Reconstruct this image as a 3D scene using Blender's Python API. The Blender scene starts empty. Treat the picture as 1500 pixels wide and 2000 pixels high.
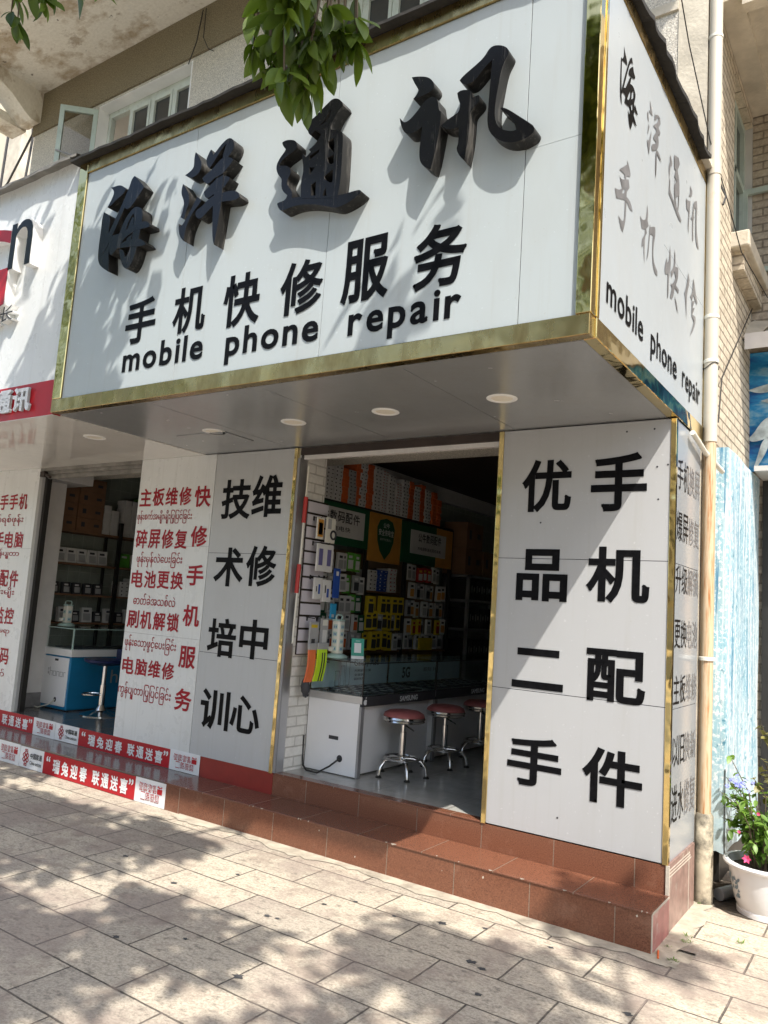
import bpy, bmesh, math, random
from mathutils import Vector, Matrix
R = math.radians
rnd = random.Random(7)
sc = bpy.context.scene
C = sc.collection

# ---------------------------------------------------------------- camera, world, sun
cam = bpy.data.cameras.new('camera'); cam.sensor_fit = 'VERTICAL'; cam.sensor_height = 24.0; cam.lens = 18.217
cam.clip_start = 0.05; cam.clip_end = 500
co = bpy.data.objects.new('camera', cam); C.objects.link(co); sc.camera = co
rt = Vector((0.827613, 0.55729, 0.066974)); up = Vector((0.014448, -0.14043, 0.989985)); fw = Vector((-0.561114, 0.818357, 0.124273))
co.matrix_world = Matrix(((rt.x, up.x, -fw.x, 1.1062), (rt.y, up.y, -fw.y, -4.5068), (rt.z, up.z, -fw.z, 1.6), (0, 0, 0, 1)))

SUN = Vector((1.0, -0.71, 1.70)).normalized()
world = bpy.data.worlds.new('World'); sc.world = world; world.use_nodes = True
wn = world.node_tree; bg = wn.nodes['Background']; sky = wn.nodes.new('ShaderNodeTexSky')
sky.sky_type = 'NISHITA'; sky.sun_disc = False
sky.sun_elevation = math.asin(SUN.z); sky.sun_rotation = math.atan2(SUN.x, SUN.y)
sky.air_density = 1.2; sky.dust_density = 2.5
wn.links.new(sky.outputs[0], bg.inputs[0]); bg.inputs[1].default_value = 0.15
sl = bpy.data.lights.new('sun', 'SUN'); sl.energy = 3.4; sl.angle = R(0.55); sl.color = (1.0, 0.95, 0.87)
so = bpy.data.objects.new('sun', sl); C.objects.link(so); so.rotation_euler = SUN.to_track_quat('Z', 'Y').to_euler()
sc.view_settings.view_transform = 'Standard'; sc.view_settings.look = 'None'
sc.view_settings.exposure = 1.10; sc.view_settings.gamma = 1.0
sc.cycles.max_bounces = 10; sc.cycles.diffuse_bounces = 8; sc.cycles.glossy_bounces = 4; sc.cycles.transparent_max_bounces = 12
sc.cycles.caustics_reflective = False; sc.cycles.caustics_refractive = False; sc.cycles.sample_clamp_indirect = 4
sc.cycles.use_denoising = True

# ---------------------------------------------------------------- materials
def nt_new(name):
    m = bpy.data.materials.new(name); m.use_nodes = True
    nt = m.node_tree; b = nt.nodes['Principled BSDF']
    return m, nt, b
def noise(nt, vec, scale, detail=4, rough=.55):
    n = nt.nodes.new('ShaderNodeTexNoise'); n.inputs['Scale'].default_value = scale
    n.inputs['Detail'].default_value = detail; n.inputs['Roughness'].default_value = rough
    if vec is not None: nt.links.new(vec, n.inputs['Vector'])
    return n
def ramp(nt, fac, stops):
    r = nt.nodes.new('ShaderNodeValToRGB'); nt.links.new(fac, r.inputs[0])
    e = r.color_ramp.elements
    while len(e) < len(stops): e.new(0.5)
    for i, (p, c) in enumerate(stops):
        e[i].position = p; e[i].color = (c[0], c[1], c[2], 1) if not isinstance(c, (int, float)) else (c, c, c, 1)
    return r
def mixc(nt, fac, a, b, mode='MIX'):
    m = nt.nodes.new('ShaderNodeMix'); m.data_type = 'RGBA'; m.blend_type = mode
    def put(s, v):
        if isinstance(v, (tuple, list)): s.default_value = (v[0], v[1], v[2], 1)
        elif isinstance(v, (int, float)): s.default_value = v
        else: nt.links.new(v, s)
    put(m.inputs[0], fac); put(m.inputs[6], a); put(m.inputs[7], b)
    return m.outputs[2]
def coords(nt, scale=(1, 1, 1), axes=None, loc=(0, 0, 0)):
    t = nt.nodes.new('ShaderNodeTexCoord'); v = t.outputs['Object']
    if axes:
        s = nt.nodes.new('ShaderNodeSeparateXYZ'); nt.links.new(v, s.inputs[0])
        c = nt.nodes.new('ShaderNodeCombineXYZ')
        for i, a in enumerate(axes): nt.links.new(s.outputs['xyz'.index(a)], c.inputs[i])
        v = c.outputs[0]
    m = nt.nodes.new('ShaderNodeMapping'); nt.links.new(v, m.inputs[0])
    m.inputs['Scale'].default_value = scale; m.inputs['Location'].default_value = loc
    return m.outputs[0]
def bump(nt, b, h, dist=.01, strength=.5, prev=None):
    n = nt.nodes.new('ShaderNodeBump'); n.inputs['Distance'].default_value = dist; n.inputs['Strength'].default_value = strength
    nt.links.new(h, n.inputs['Height'])
    if prev is not None: nt.links.new(prev, n.inputs['Normal'])
    nt.links.new(n.outputs[0], b.inputs['Normal']); return n.outputs[0]
def M(name, col, rough=.5, metal=0., var=.12, vs=6., bmp=0., bs=60., stretch=(1, 1, 1), rvar=0., spec=None, dirt=None, dscale=3., dpos=.55):
    m, nt, b = nt_new(name)
    v = coords(nt, stretch)
    n = noise(nt, v, vs)
    lo = tuple(c * (1 - var) for c in col); hi = tuple(min(1, c * (1 + var)) for c in col)
    c = ramp(nt, n.outputs[0], [(.3, lo), (.7, hi)]).outputs[0]
    if dirt:
        d = noise(nt, v, dscale, 7, .65); f = ramp(nt, d.outputs[0], [(dpos, 0.), (dpos + .2, 1.)])
        c = mixc(nt, f.outputs[0], c, dirt)
    nt.links.new(c, b.inputs['Base Color'])
    b.inputs['Roughness'].default_value = rough; b.inputs['Metallic'].default_value = metal
    if rvar:
        n2 = noise(nt, v, vs * 1.7, 5); mr = nt.nodes.new('ShaderNodeMapRange'); nt.links.new(n2.outputs[0], mr.inputs[0])
        mr.inputs[3].default_value = max(.02, rough - rvar); mr.inputs[4].default_value = min(1, rough + rvar)
        nt.links.new(mr.outputs[0], b.inputs['Roughness'])
    if spec is not None: b.inputs['Specular IOR Level'].default_value = spec
    if bmp:
        n3 = noise(nt, v, bs, 3); bump(nt, b, n3.outputs[0], bmp, .6)
    return m
def brick(name, axes, w, h, mortar, c1, c2, cm, rough=.6, offset=.5, loc=(0, 0, 0), depth=.006, var=.15, fine=40., dirt=None, dscale=2., smooth=.1, rmort=None, dpos=.52, fbump=.002):
    m, nt, b = nt_new(name)
    v = coords(nt, axes=axes, loc=loc)
    t = nt.nodes.new('ShaderNodeTexBrick'); nt.links.new(v, t.inputs['Vector'])
    t.offset = offset; t.offset_frequency = 2
    for k, x in (('Scale', 1), ('Mortar Size', mortar), ('Mortar Smooth', smooth), ('Bias', 0), ('Brick Width', w), ('Row Height', h)): t.inputs[k].default_value = x
    for k, x in (('Color1', c1), ('Color2', c2), ('Mortar', cm)): t.inputs[k].default_value = (*x, 1)
    n = noise(nt, v, fine, 6, .7)
    c = mixc(nt, 1., t.outputs['Color'], ramp(nt, n.outputs[0], [(.25, 1 - var * 2), (.75, 1 + var * .6)]).outputs[0], 'MULTIPLY')
    if dirt:
        d = noise(nt, v, dscale, 8, .68); f = ramp(nt, d.outputs[0], [(dpos, 0.), (dpos + .26, 1.)])
        c = mixc(nt, f.outputs[0], c, mixc(nt, .75, c, dirt))
    nt.links.new(c, b.inputs['Base Color'])
    inv = nt.nodes.new('ShaderNodeMath'); inv.operation = 'SUBTRACT'; inv.inputs[0].default_value = 1; nt.links.new(t.outputs['Fac'], inv.inputs[1])
    p = bump(nt, b, inv.outputs[0], depth, .9)
    bump(nt, b, n.outputs[0], fbump, .6, p)
    if rmort is None: b.inputs['Roughness'].default_value = rough
    else:
        mr = nt.nodes.new('ShaderNodeMapRange'); nt.links.new(t.outputs['Fac'], mr.inputs[0]); mr.inputs[3].default_value = rough; mr.inputs[4].default_value = rmort
        nt.links.new(mr.outputs[0], b.inputs['Roughness'])
    return m
def streaky(name, col, dust, rough=.35, amount=.62, metal=0.):
    m, nt, b = nt_new(name)
    v = coords(nt, (26, 26, 2.2)); n = noise(nt, v, 1.0, 6, .7)
    f = ramp(nt, n.outputs[0], [(amount, 0.), (min(1, amount + .22), .8)])
    v2 = coords(nt); n2 = noise(nt, v2, 120, 2); f2 = ramp(nt, n2.outputs[0], [(.70, 0.), (.74, .5)])
    c = mixc(nt, f.outputs[0], col, dust); c = mixc(nt, f2.outputs[0], c, dust)
    nt.links.new(c, b.inputs['Base Color']); b.inputs['Roughness'].default_value = rough; b.inputs['Metallic'].default_value = metal; b.inputs['Specular IOR Level'].default_value = .20
    return m
def panel_mat(name, col, rough, metal=0., dirt=(.35, .34, .31)):
    m, nt, b = nt_new(name)
    v = coords(nt, (1, 1, .35)); n = noise(nt, v, 3.5, 7, .65)
    f = ramp(nt, n.outputs[0], [(.50, 0.), (.85, .30)])
    v3 = coords(nt, (24, 24, .9)); n5 = noise(nt, v3, 1., 5, .6); f5 = ramp(nt, n5.outputs[0], [(.56, 0.), (.72, .22)])
    v2 = coords(nt); n2 = noise(nt, v2, 55, 2, .4); f2 = ramp(nt, n2.outputs[0], [(.72, 0.), (.76, .45)])
    n6 = noise(nt, v2, 38, 3, .6); f6 = ramp(nt, n6.outputs[0], [(.70, 0.), (.73, .35)])
    c = mixc(nt, f.outputs[0], col, dirt); c = mixc(nt, f5.outputs[0], c, dirt); c = mixc(nt, f6.outputs[0], c, dirt); c = mixc(nt, f2.outputs[0], c, tuple(min(1, x * 1.35) for x in col))
    nt.links.new(c, b.inputs['Base Color']); b.inputs['Metallic'].default_value = metal
    n3 = noise(nt, v2, 9, 5); mr = nt.nodes.new('ShaderNodeMapRange'); nt.links.new(n3.outputs[0], mr.inputs[0]); mr.inputs[3].default_value = rough * .75; mr.inputs[4].default_value = rough * 1.3
    nt.links.new(mr.outputs[0], b.inputs['Roughness'])
    n4 = noise(nt, v2, 1.6, 2, .4); bump(nt, b, n4.outputs[0], .02, .25)
    return m
def gold_mat(name, col, rough=.10, wob=.012, dirty=0.5):
    m, nt, b = nt_new(name)
    v = coords(nt, (1, 1, 1)); n = noise(nt, v, 4.5, 2, .4); bump(nt, b, n.outputs[0], wob * 2.2, .55)
    v2 = coords(nt, (7, 7, 2.5)); n2 = noise(nt, v2, 1, 6, .7); f = ramp(nt, n2.outputs[0], [(dirty, 0.), (dirty + .3, .75)])
    nt.links.new(mixc(nt, f.outputs[0], col, tuple(x * .35 for x in col)), b.inputs['Base Color'])
    mr = nt.nodes.new('ShaderNodeMapRange'); nt.links.new(f.outputs[0], mr.inputs[0]); mr.inputs[3].default_value = rough; mr.inputs[4].default_value = rough + .35
    nt.links.new(mr.outputs[0], b.inputs['Roughness']); b.inputs['Metallic'].default_value = 1
    return m
def glass_mat(name, tint, refl=.12):
    m = bpy.data.materials.new(name); m.use_nodes = True; nt = m.node_tree; nt.nodes.clear()
    o = nt.nodes.new('ShaderNodeOutputMaterial'); t = nt.nodes.new('ShaderNodeBsdfTransparent'); g = nt.nodes.new('ShaderNodeBsdfGlossy')
    t.inputs[0].default_value = (*tint, 1); g.inputs['Roughness'].default_value = .03
    lw = nt.nodes.new('ShaderNodeLayerWeight'); lw.inputs[0].default_value = .5
    pw = nt.nodes.new('ShaderNodeMath'); pw.operation = 'POWER'; nt.links.new(lw.outputs['Facing'], pw.inputs[0]); pw.inputs[1].default_value = 4
    f = nt.nodes.new('ShaderNodeMath'); f.operation = 'MULTIPLY_ADD'; nt.links.new(pw.outputs[0], f.inputs[0]); f.inputs[1].default_value = .55; f.inputs[2].default_value = .035
    mx = nt.nodes.new('ShaderNodeMixShader'); nt.links.new(f.outputs[0], mx.inputs[0]); nt.links.new(t.outputs[0], mx.inputs[1]); nt.links.new(g.outputs[0], mx.inputs[2]); nt.links.new(mx.outputs[0], o.inputs[0])
    return m
def leaf_mat(name, lo, hi, trans=.35):
    m, nt, b = nt_new(name)
    o = nt.nodes['Material Output']
    oi = nt.nodes.new('ShaderNodeNewGeometry')
    c = ramp(nt, oi.outputs['Random Per Island'], [(0., lo), (.6, hi), (1., tuple(min(1, x * 1.25) for x in hi))]).outputs[0]
    nt.links.new(c, b.inputs['Base Color']); b.inputs['Roughness'].default_value = .42
    t = nt.nodes.new('ShaderNodeBsdfTranslucent'); nt.links.new(mixc(nt, 1., c, (1.5, 1.6, .5), 'MULTIPLY'), t.inputs[0])
    mx = nt.nodes.new('ShaderNodeMixShader'); mx.inputs[0].default_value = trans
    nt.links.new(b.outputs[0], mx.inputs[1]); nt.links.new(t.outputs[0], mx.inputs[2]); nt.links.new(mx.outputs[0], o.inputs[0])
    return m

def paver_mat():
    m, nt, b = nt_new('sandstone_pavers')
    v0 = coords(nt, loc=(2.178 - .289 + .578 * 20, 1.67 + .29 * 40, 0))
    wob = noise(nt, v0, 5, 4, .6); w2 = nt.nodes.new('ShaderNodeVectorMath'); w2.operation = 'MULTIPLY_ADD'; nt.links.new(wob.outputs['Color'], w2.inputs[0]); w2.inputs[1].default_value = (.013, .013, 0); nt.links.new(v0, w2.inputs[2])
    t = nt.nodes.new('ShaderNodeTexBrick'); nt.links.new(w2.outputs[0], t.inputs['Vector']); t.offset = .5; t.offset_frequency = 2
    for k, x in (('Scale', 1), ('Mortar Size', .0056), ('Mortar Smooth', .35), ('Bias', -.15), ('Brick Width', .578), ('Row Height', .29)): t.inputs[k].default_value = x
    for k, x in (('Color1', (.52, .45, .35)), ('Color2', (.40, .348, .28)), ('Mortar', (.115, .098, .078))): t.inputs[k].default_value = (*x, 1)
    v = coords(nt)
    fine = noise(nt, v, 70, 6, .75); vein = noise(nt, coords(nt, (1, 1.8, 1)), 13, 9, .72); big = noise(nt, v, 1.15, 6, .62); mid = noise(nt, v, 4.2, 7, .68)
    c = mixc(nt, 1., t.outputs['Color'], ramp(nt, fine.outputs[0], [(.38, .66), (.56, 1.06)]).outputs[0], 'MULTIPLY')
    c = mixc(nt, 1., c, ramp(nt, vein.outputs[0], [(.36, .50), (.455, .92), (.53, 1.05), (.62, .74)]).outputs[0], 'MULTIPLY')
    c = mixc(nt, ramp(nt, mid.outputs[0], [(.52, 0.), (.62, .60)]).outputs[0], c, (.25, .195, .155))
    c = mixc(nt, ramp(nt, big.outputs[0], [(.49, 0.), (.58, .50)]).outputs[0], c, (.24, .185, .16))
    nt.links.new(c, b.inputs['Base Color']); b.inputs['Roughness'].default_value = .85
    inv = nt.nodes.new('ShaderNodeMath'); inv.operation = 'SUBTRACT'; inv.inputs[0].default_value = 1; nt.links.new(t.outputs['Fac'], inv.inputs[1])
    p = bump(nt, b, inv.outputs[0], .007, .9); bump(nt, b, vein.outputs[0], .006, .5, p)
    return m

MAT = {}
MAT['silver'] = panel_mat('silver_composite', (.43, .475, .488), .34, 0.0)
MAT['silverside'] = panel_mat('silver_composite_sun_dimmed', (.37, .405, .425), .30, 0.0)  # the front silver, darkened in colour to offset stronger sun on this side
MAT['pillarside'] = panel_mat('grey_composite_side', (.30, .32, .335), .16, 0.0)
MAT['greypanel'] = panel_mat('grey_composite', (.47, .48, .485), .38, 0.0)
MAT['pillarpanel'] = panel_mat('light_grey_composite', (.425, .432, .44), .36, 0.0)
MAT['soffit'] = panel_mat('satin_soffit', (.33, .345, .355), .24, .35, (.25, .24, .22))
MAT['whitepanel'] = panel_mat('white_composite', (.68, .695, .69), .28)
MAT['glosswhite'] = panel_mat('gloss_white_soffit', (.66, .65, .62), .07)
MAT['gold'] = gold_mat('gold_steel', (.78, .60, .26), .08, .010, .58)
MAT['golddirty'] = gold_mat('dirty_gold_steel', (.50, .36, .15), .22, .012, .42)
MAT['black'] = streaky('black_acrylic', (.007, .007, .008), (.13, .125, .118), .22, .60)
MAT['blackside'] = streaky('black_acrylic_side', (.018, .017, .016), (.17, .16, .145), .42, .53)
MAT['vinyl'] = M('black_vinyl', (.006, .006, .007), .40, var=.3, vs=30, spec=.07)
MAT['greyvinyl'] = M('grey_and_sheen_vinyl', (.15, .15, .155), .38, var=.25, vs=9)  # grey sign characters; on the pillar it paints sky reflection over black lettering
MAT['redvinyl'] = M('red_vinyl', (.33, .008, .020), .45, var=.12, spec=.25)
MAT['seam'] = M('panel_seam', (.04, .04, .05), .7)
MAT['red'] = M('red_sheet', (.40, .010, .018), .38, var=.1, vs=3, spec=.3)
MAT['darkred'] = M('dark_red_sheet', (.30, .022, .018), .35, var=.12)
MAT['white'] = M('white_paint', (.78, .78, .77), .45, var=.05)
MAT['sticker'] = M('white_sticker', (.74, .75, .76), .38, var=.05)
MAT['offwhite'] = M('off_white_plastic', (.70, .68, .60), .4, var=.04)
MAT['tile'] = brick('brown_step_tile', 'xzy', .465, 2.0, .0028, (.245, .098, .055), (.205, .080, .046), (.30, .22, .16), .26, 0., (.03, .5, 0), .002, .35, 150., (.36, .20, .14), 3.5, .1, .6, .56, .0003)
MAT['tread'] = brick('brown_tread_tile', 'xyz', .465, 2.0, .0028, (.235, .096, .055), (.20, .080, .047), (.26, .19, .14), .20, 0., (.25, .9, 0), .002, .35, 180., (.16, .09, .06), 5., .1, .6, .58, .0003)
MAT['treadgrey'] = brick('grey_tread_tile', 'xyz', .60, 2.0, .003, (.20, .165, .145), (.18, .15, .135), (.12, .11, .10), .16, 0., (.25, .9, 0), .002, .3, 150., None, 4., .1, .5, .55, .0002)
MAT['mauvetile'] = M('mauve_base_tile', (.24, .15, .125), .4, var=.25, vs=20, dirt=(.36, .30, .25), dscale=8)
MAT['redtile'] = M('red_end_tile', (.34, .13, .12), .45, var=.2, vs=15, dirt=(.45, .36, .32), dscale=9)
MAT['redplinth'] = M('red_painted_plinth', (.25, .024, .016), .38, var=.15, dirt=(.34, .12, .09), dscale=22, dpos=.66)
MAT['grout'] = M('cement_grout', (.46, .41, .34), .9, var=.2, bmp=.004)
MAT['paver'] = paver_mat()
MAT['cement'] = M('worn_cement', (.42, .37, .29), .9, var=.25, vs=9, bmp=.006, bs=50, dirt=(.22, .19, .15), dscale=7)
MAT['soil'] = M('dark_soil', (.055, .042, .03), .95, var=.5, vs=20, bmp=.02, bs=40)
MAT['concrete'] = M('concrete_road', (.30, .29, .27), .9, var=.15, vs=1)
MAT['asphalt'] = M('asphalt', (.055, .055, .056), .85, var=.25, vs=30, bmp=.004, bs=120)
MAT['floor'] = brick('pale_floor_tile', 'xyz', .6, .6, .006, (.42, .41, .38), (.40, .39, .365), (.14, .13, .12), .22, 0., (.2, .1, 0), .001, .12, 8., (.30, .28, .25), 3., .1, .5)
MAT['floordark'] = brick('dark_floor_tile', 'xyz', .6, .6, .003, (.13, .13, .125), (.12, .12, .115), (.06, .06, .06), .16, 0., (.2, .1, 0), .001, .12, 8., None, 3., .1, .5)
MAT['whitebrick'] = brick('white_painted_brick', 'yzx', .215, .075, .006, (.78, .765, .72), (.72, .705, .66), (.52, .50, .46), .6, .5, (5, 0, 0), .012, .10, 24., (.42, .38, .32), 3.)
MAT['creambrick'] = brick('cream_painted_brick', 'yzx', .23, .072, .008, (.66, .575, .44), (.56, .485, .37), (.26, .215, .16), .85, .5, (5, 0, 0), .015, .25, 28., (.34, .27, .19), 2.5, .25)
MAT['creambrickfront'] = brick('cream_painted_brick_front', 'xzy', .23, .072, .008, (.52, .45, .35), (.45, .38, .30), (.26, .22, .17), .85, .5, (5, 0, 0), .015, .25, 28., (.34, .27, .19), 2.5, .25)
MAT['walltile'] = brick('green_grey_wall_tile', 'yzx', .15, .15, .003, (.30, .33, .29), (.27, .31, .265), (.42, .43, .40), .3, 0., (5, 0, 0), .001, .1, 12.)
MAT['wallwhite'] = M('white_plaster', (.62, .60, .585), .7, var=.06, dirt=(.45, .42, .38), dscale=5, dpos=.62)
MAT['skirt'] = M('grey_skirting_tile', (.20, .19, .19), .4, var=.2, vs=20)
MAT['ceil'] = brick('brown_slat_ceiling', 'yxz', 4., .09, .008, (.028, .016, .012), (.024, .013, .010), (.008, .005, .004), .6, .5, (50, 50, 0))
MAT['darkwall'] = M('dim_plaster', (.50, .49, .47), .8, var=.08)
MAT['aluminium'] = M('aluminium', (.55, .55, .56), .35, .85, var=.08, vs=3)
MAT['greymetal'] = M('grey_metal', (.30, .30, .31), .42, .5, var=.1)
MAT['darkmetal'] = M('dark_metal', (.03, .028, .026), .45, .3)
MAT['rust'] = M('brown_rail', (.035, .024, .019), .6, .2, var=.3)
MAT['chrome'] = M('chrome', (.72, .71, .70), .12, 1., var=.05, rvar=.06)
MAT['seatred'] = M('dull_red_vinyl', (.34, .105, .10), .42, var=.12, vs=12)
MAT['glass'] = glass_mat('showcase_glass', (.93, .975, .97))
MAT['darkglass'] = M('dark_window_glass', (.035, .038, .04), .12, var=.3, vs=2)
MAT['sashglass'] = glass_mat('sash_glass', (.55, .53, .48))
MAT['greenpaint'] = M('pale_green_paint', (.40, .47, .42), .55, var=.12, dirt=(.30, .33, .28), dscale=12)
MAT['palepaint'] = M('pale_grey_green_paint', (.52, .56, .51), .6, var=.1, dirt=(.36, .36, .31), dscale=14)
MAT['blue'] = M('blue_laminate', (.012, .19, .38), .35, var=.08)
MAT['navy'] = M('navy_plastic', (.012, .02, .075), .35)
MAT['wood'] = M('brown_carton', (.20, .105, .055), .8, var=.15)
MAT['tan'] = M('tan_board', (.30, .21, .13), .8, var=.12)
MAT['green'] = M('green_board', (.010, .085, .035), .5)
MAT['leafgreen'] = M('bright_green_card', (.10, .36, .04), .5)
MAT['orange'] = M('orange_card', (.62, .13, .03), .55, var=.1)
MAT['amber'] = M('amber_board', (.55, .26, .045), .5)
MAT['yellow'] = M('yellow_card', (.62, .46, .02), .45, var=.1)
MAT['redcard'] = M('red_card', (.42, .03, .025), .5)
MAT['card'] = M('white_card', (.62, .61, .59), .6, var=.08)
MAT['greycard'] = M('grey_card', (.36, .36, .36), .55, var=.12)
MAT['ink'] = M('dark_print', (.035, .035, .04), .6)
MAT['bluecard'] = M('blue_card', (.02, .07, .33), .5)
MAT['skycard'] = M('sky_blue_card', (.03, .30, .55), .5)
MAT['teal'] = M('teal_plastic', (.0, .29, .20), .35)
MAT['palegreen'] = M('pale_green_plastic', (.42, .58, .54), .4)
MAT['mauve'] = M('purple_card', (.13, .12, .28), .5)
MAT['slat'] = M('lilac_white_slat', (.58, .55, .60), .5, var=.04)
MAT['hivis'] = M('high_visibility_yellow', (.55, .80, .03), .5)
MAT['hiorange'] = M('high_visibility_orange', (.75, .17, .06), .5)
MAT['poster'] = M('pale_blue_poster', (.50, .60, .66), .4, var=.05)
MAT['pipe'] = M('cream_pvc', (.54, .49, .40), .4, var=.06, vs=3, dirt=(.55, .40, .24), dscale=6, dpos=.60)
MAT['pipestain'] = M('stained_pvc', (.56, .44, .29), .55, var=.18, vs=5, stretch=(9, 9, .6), dirt=(.34, .13, .03), dscale=5., dpos=.46)
MAT['pipebase'] = M('mouldy_pvc', (.48, .42, .31), .7, var=.2, vs=8, dirt=(.09, .08, .06), dscale=7, dpos=.44)
MAT['cable'] = M('black_cable', (.02, .018, .016), .6)
MAT['tarp'] = M('dark_tar_sheet', (.022, .020, .017), .8, var=.35, vs=10, bmp=.01, bs=20)
MAT['greytarp'] = M('grey_flashing', (.20, .19, .17), .7, var=.3, vs=8)
MAT['pebble'] = M('pebble_dash', (.52, .485, .42), .95, var=.45, vs=95, bmp=.012, bs=110)
MAT['pebblebrown'] = M('brown_pebble_dash', (.20, .165, .105), .95, var=.55, vs=95, bmp=.012, bs=110)
MAT['plaster'] = M('cream_plaster', (.52, .47, .38), .9, var=.18, vs=5, bmp=.006, bs=40, dirt=(.36, .30, .22), dscale=4)
MAT['farwall'] = M('cream_far_wall', (.66, .58, .42), .9, var=.08, vs=1)
MAT['bark'] = M('grey_bark', (.12, .09, .065), .9, var=.35, vs=14, bmp=.02, bs=30, stretch=(1, 1, .25))
MAT['twig'] = M('brown_twig', (.10, .075, .045), .8)
MAT['leaf'] = leaf_mat('mango_leaf', (.045, .080, .013), (.100, .150, .025), .36)
MAT['leafplant'] = leaf_mat('garden_leaf', (.07, .15, .02), (.15, .26, .05), .35)
MAT['leafrose'] = leaf_mat('bronze_leaf', (.10, .10, .03), (.22, .20, .07), .3)
MAT['petalblue'] = M('blue_petal', (.26, .29, .72), .6, var=.15)
MAT['petalpink'] = M('pink_petal', (.75, .07, .20), .5)
MAT['potwhite'] = M('white_glazed_plastic', (.72, .72, .72), .22, var=.05, dirt=(.5, .46, .40), dscale=9, dpos=.64)
MAT['potblue'] = M('grey_blue_print', (.18, .24, .28), .5)
MAT['lamp'] = M('frosted_diffuser', (.74, .70, .60), .4, var=.02)

# stained balcony soffit
def soffit_stain():
    m, nt, b = nt_new('stained_concrete')
    v = coords(nt, (1, 1.6, 1)); a = noise(nt, v, 1.3, 8, .66); c2 = noise(nt, v, 3.1, 8, .7); d = noise(nt, v, 22, 6, .7)
    c = ramp(nt, d.outputs[0], [(.3, (.66, .62, .54)), (.7, (.80, .76, .68))]).outputs[0]
    f = ramp(nt, a.outputs[0], [(.50, 0.), (.60, .75), (.74, .35)]); c = mixc(nt, f.outputs[0], c, (.33, .235, .13))
    f = ramp(nt, c2.outputs[0], [(.57, 0.), (.66, .6)]); c = mixc(nt, f.outputs[0], c, (.24, .16, .085))
    f = ramp(nt, c2.outputs[0], [(.25, .5), (.38, 0.)]); c = mixc(nt, f.outputs[0], c, (.62, .63, .62))
    sp = noise(nt, v, 9, 3, .5); f = ramp(nt, sp.outputs[0], [(.72, 0.), (.75, .8)]); c = mixc(nt, f.outputs[0], c, (.12, .10, .08))
    nt.links.new(c, b.inputs['Base Color']); b.inputs['Roughness'].default_value = .9
    bump(nt, b, c2.outputs[0], .02, .5); return m
MAT['stained'] = soffit_stain()
def mural_mat():
    m, nt, b = nt_new('ice_forest_print')
    def layer(stretch, scale, p0, p1, det=8, loc=(0, 0, 0)):
        v = coords(nt, stretch, loc=loc); n = noise(nt, v, scale, det, .68); return ramp(nt, n.outputs[0], [(p0, 0.), (p1, 1.)]).outputs[0]
    c = mixc(nt, layer((1, 1, 1), 2.2, .35, .65), (.42, .55, .60), (.19, .41, .51))
    c = mixc(nt, layer((1, 1, 1), 34, .51, .58), c, (.68, .74, .75))          # frost twigs
    c = mixc(nt, layer((2.2, 2.2, .06), 9, .52, .58), c, (.70, .73, .73))          # icicle streaks
    c = mixc(nt, layer((2.2, 2.2, .06), 15, .56, .62, loc=(3, 3, 0)), c, (.07, .22, .36))
    c = mixc(nt, layer((1.4, 1.4, 1), 11, .58, .66, loc=(7, 1, 2)), c, (.05, .20, .29))
    t = nt.nodes.new('ShaderNodeTexCoord'); s = nt.nodes.new('ShaderNodeSeparateXYZ'); nt.links.new(t.outputs['Object'], s.inputs[0])
    n = noise(nt, coords(nt), 3, 4); ad = nt.nodes.new('ShaderNodeMath'); ad.operation = 'MULTIPLY_ADD'; nt.links.new(n.outputs[0], ad.inputs[0]); ad.inputs[1].default_value = .7; nt.links.new(s.outputs[2], ad.inputs[2])
    snow = ramp(nt, ad.outputs[0], [(.0, 1.), (1., 0.)]); snow.color_ramp.elements[0].position = .86; snow.color_ramp.elements[1].position = .98
    sn = mixc(nt, layer((1, 1, 2.5), 2.5, .4, .7), (.54, .64, .67), (.34, .52, .59))
    c = mixc(nt, snow.outputs[0], c, sn)
    nt.links.new(c, b.inputs['Base Color']); b.inputs['Roughness'].default_value = .5
    bump(nt, b, noise(nt, coords(nt), 2.5, 3).outputs[0], .03, .4)
    return m
MAT['mural'] = mural_mat()
def banner_mat():
    m, nt, b = nt_new('blue_sky_print')
    v = coords(nt, (1, 1, 2.6)); n = noise(nt, v, 1.9, 5, .6)
    c = ramp(nt, n.outputs[0], [(.34, (.006, .03, .14)), (.44, (.008, .10, .34)), (.52, (.015, .24, .50)), (.58, (.20, .40, .54)), (.66, (.01, .13, .40))]).outputs[0]
    nt.links.new(c, b.inputs['Base Color']); b.inputs['Roughness'].default_value = .38
    return m
MAT['banner'] = banner_mat()

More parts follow.
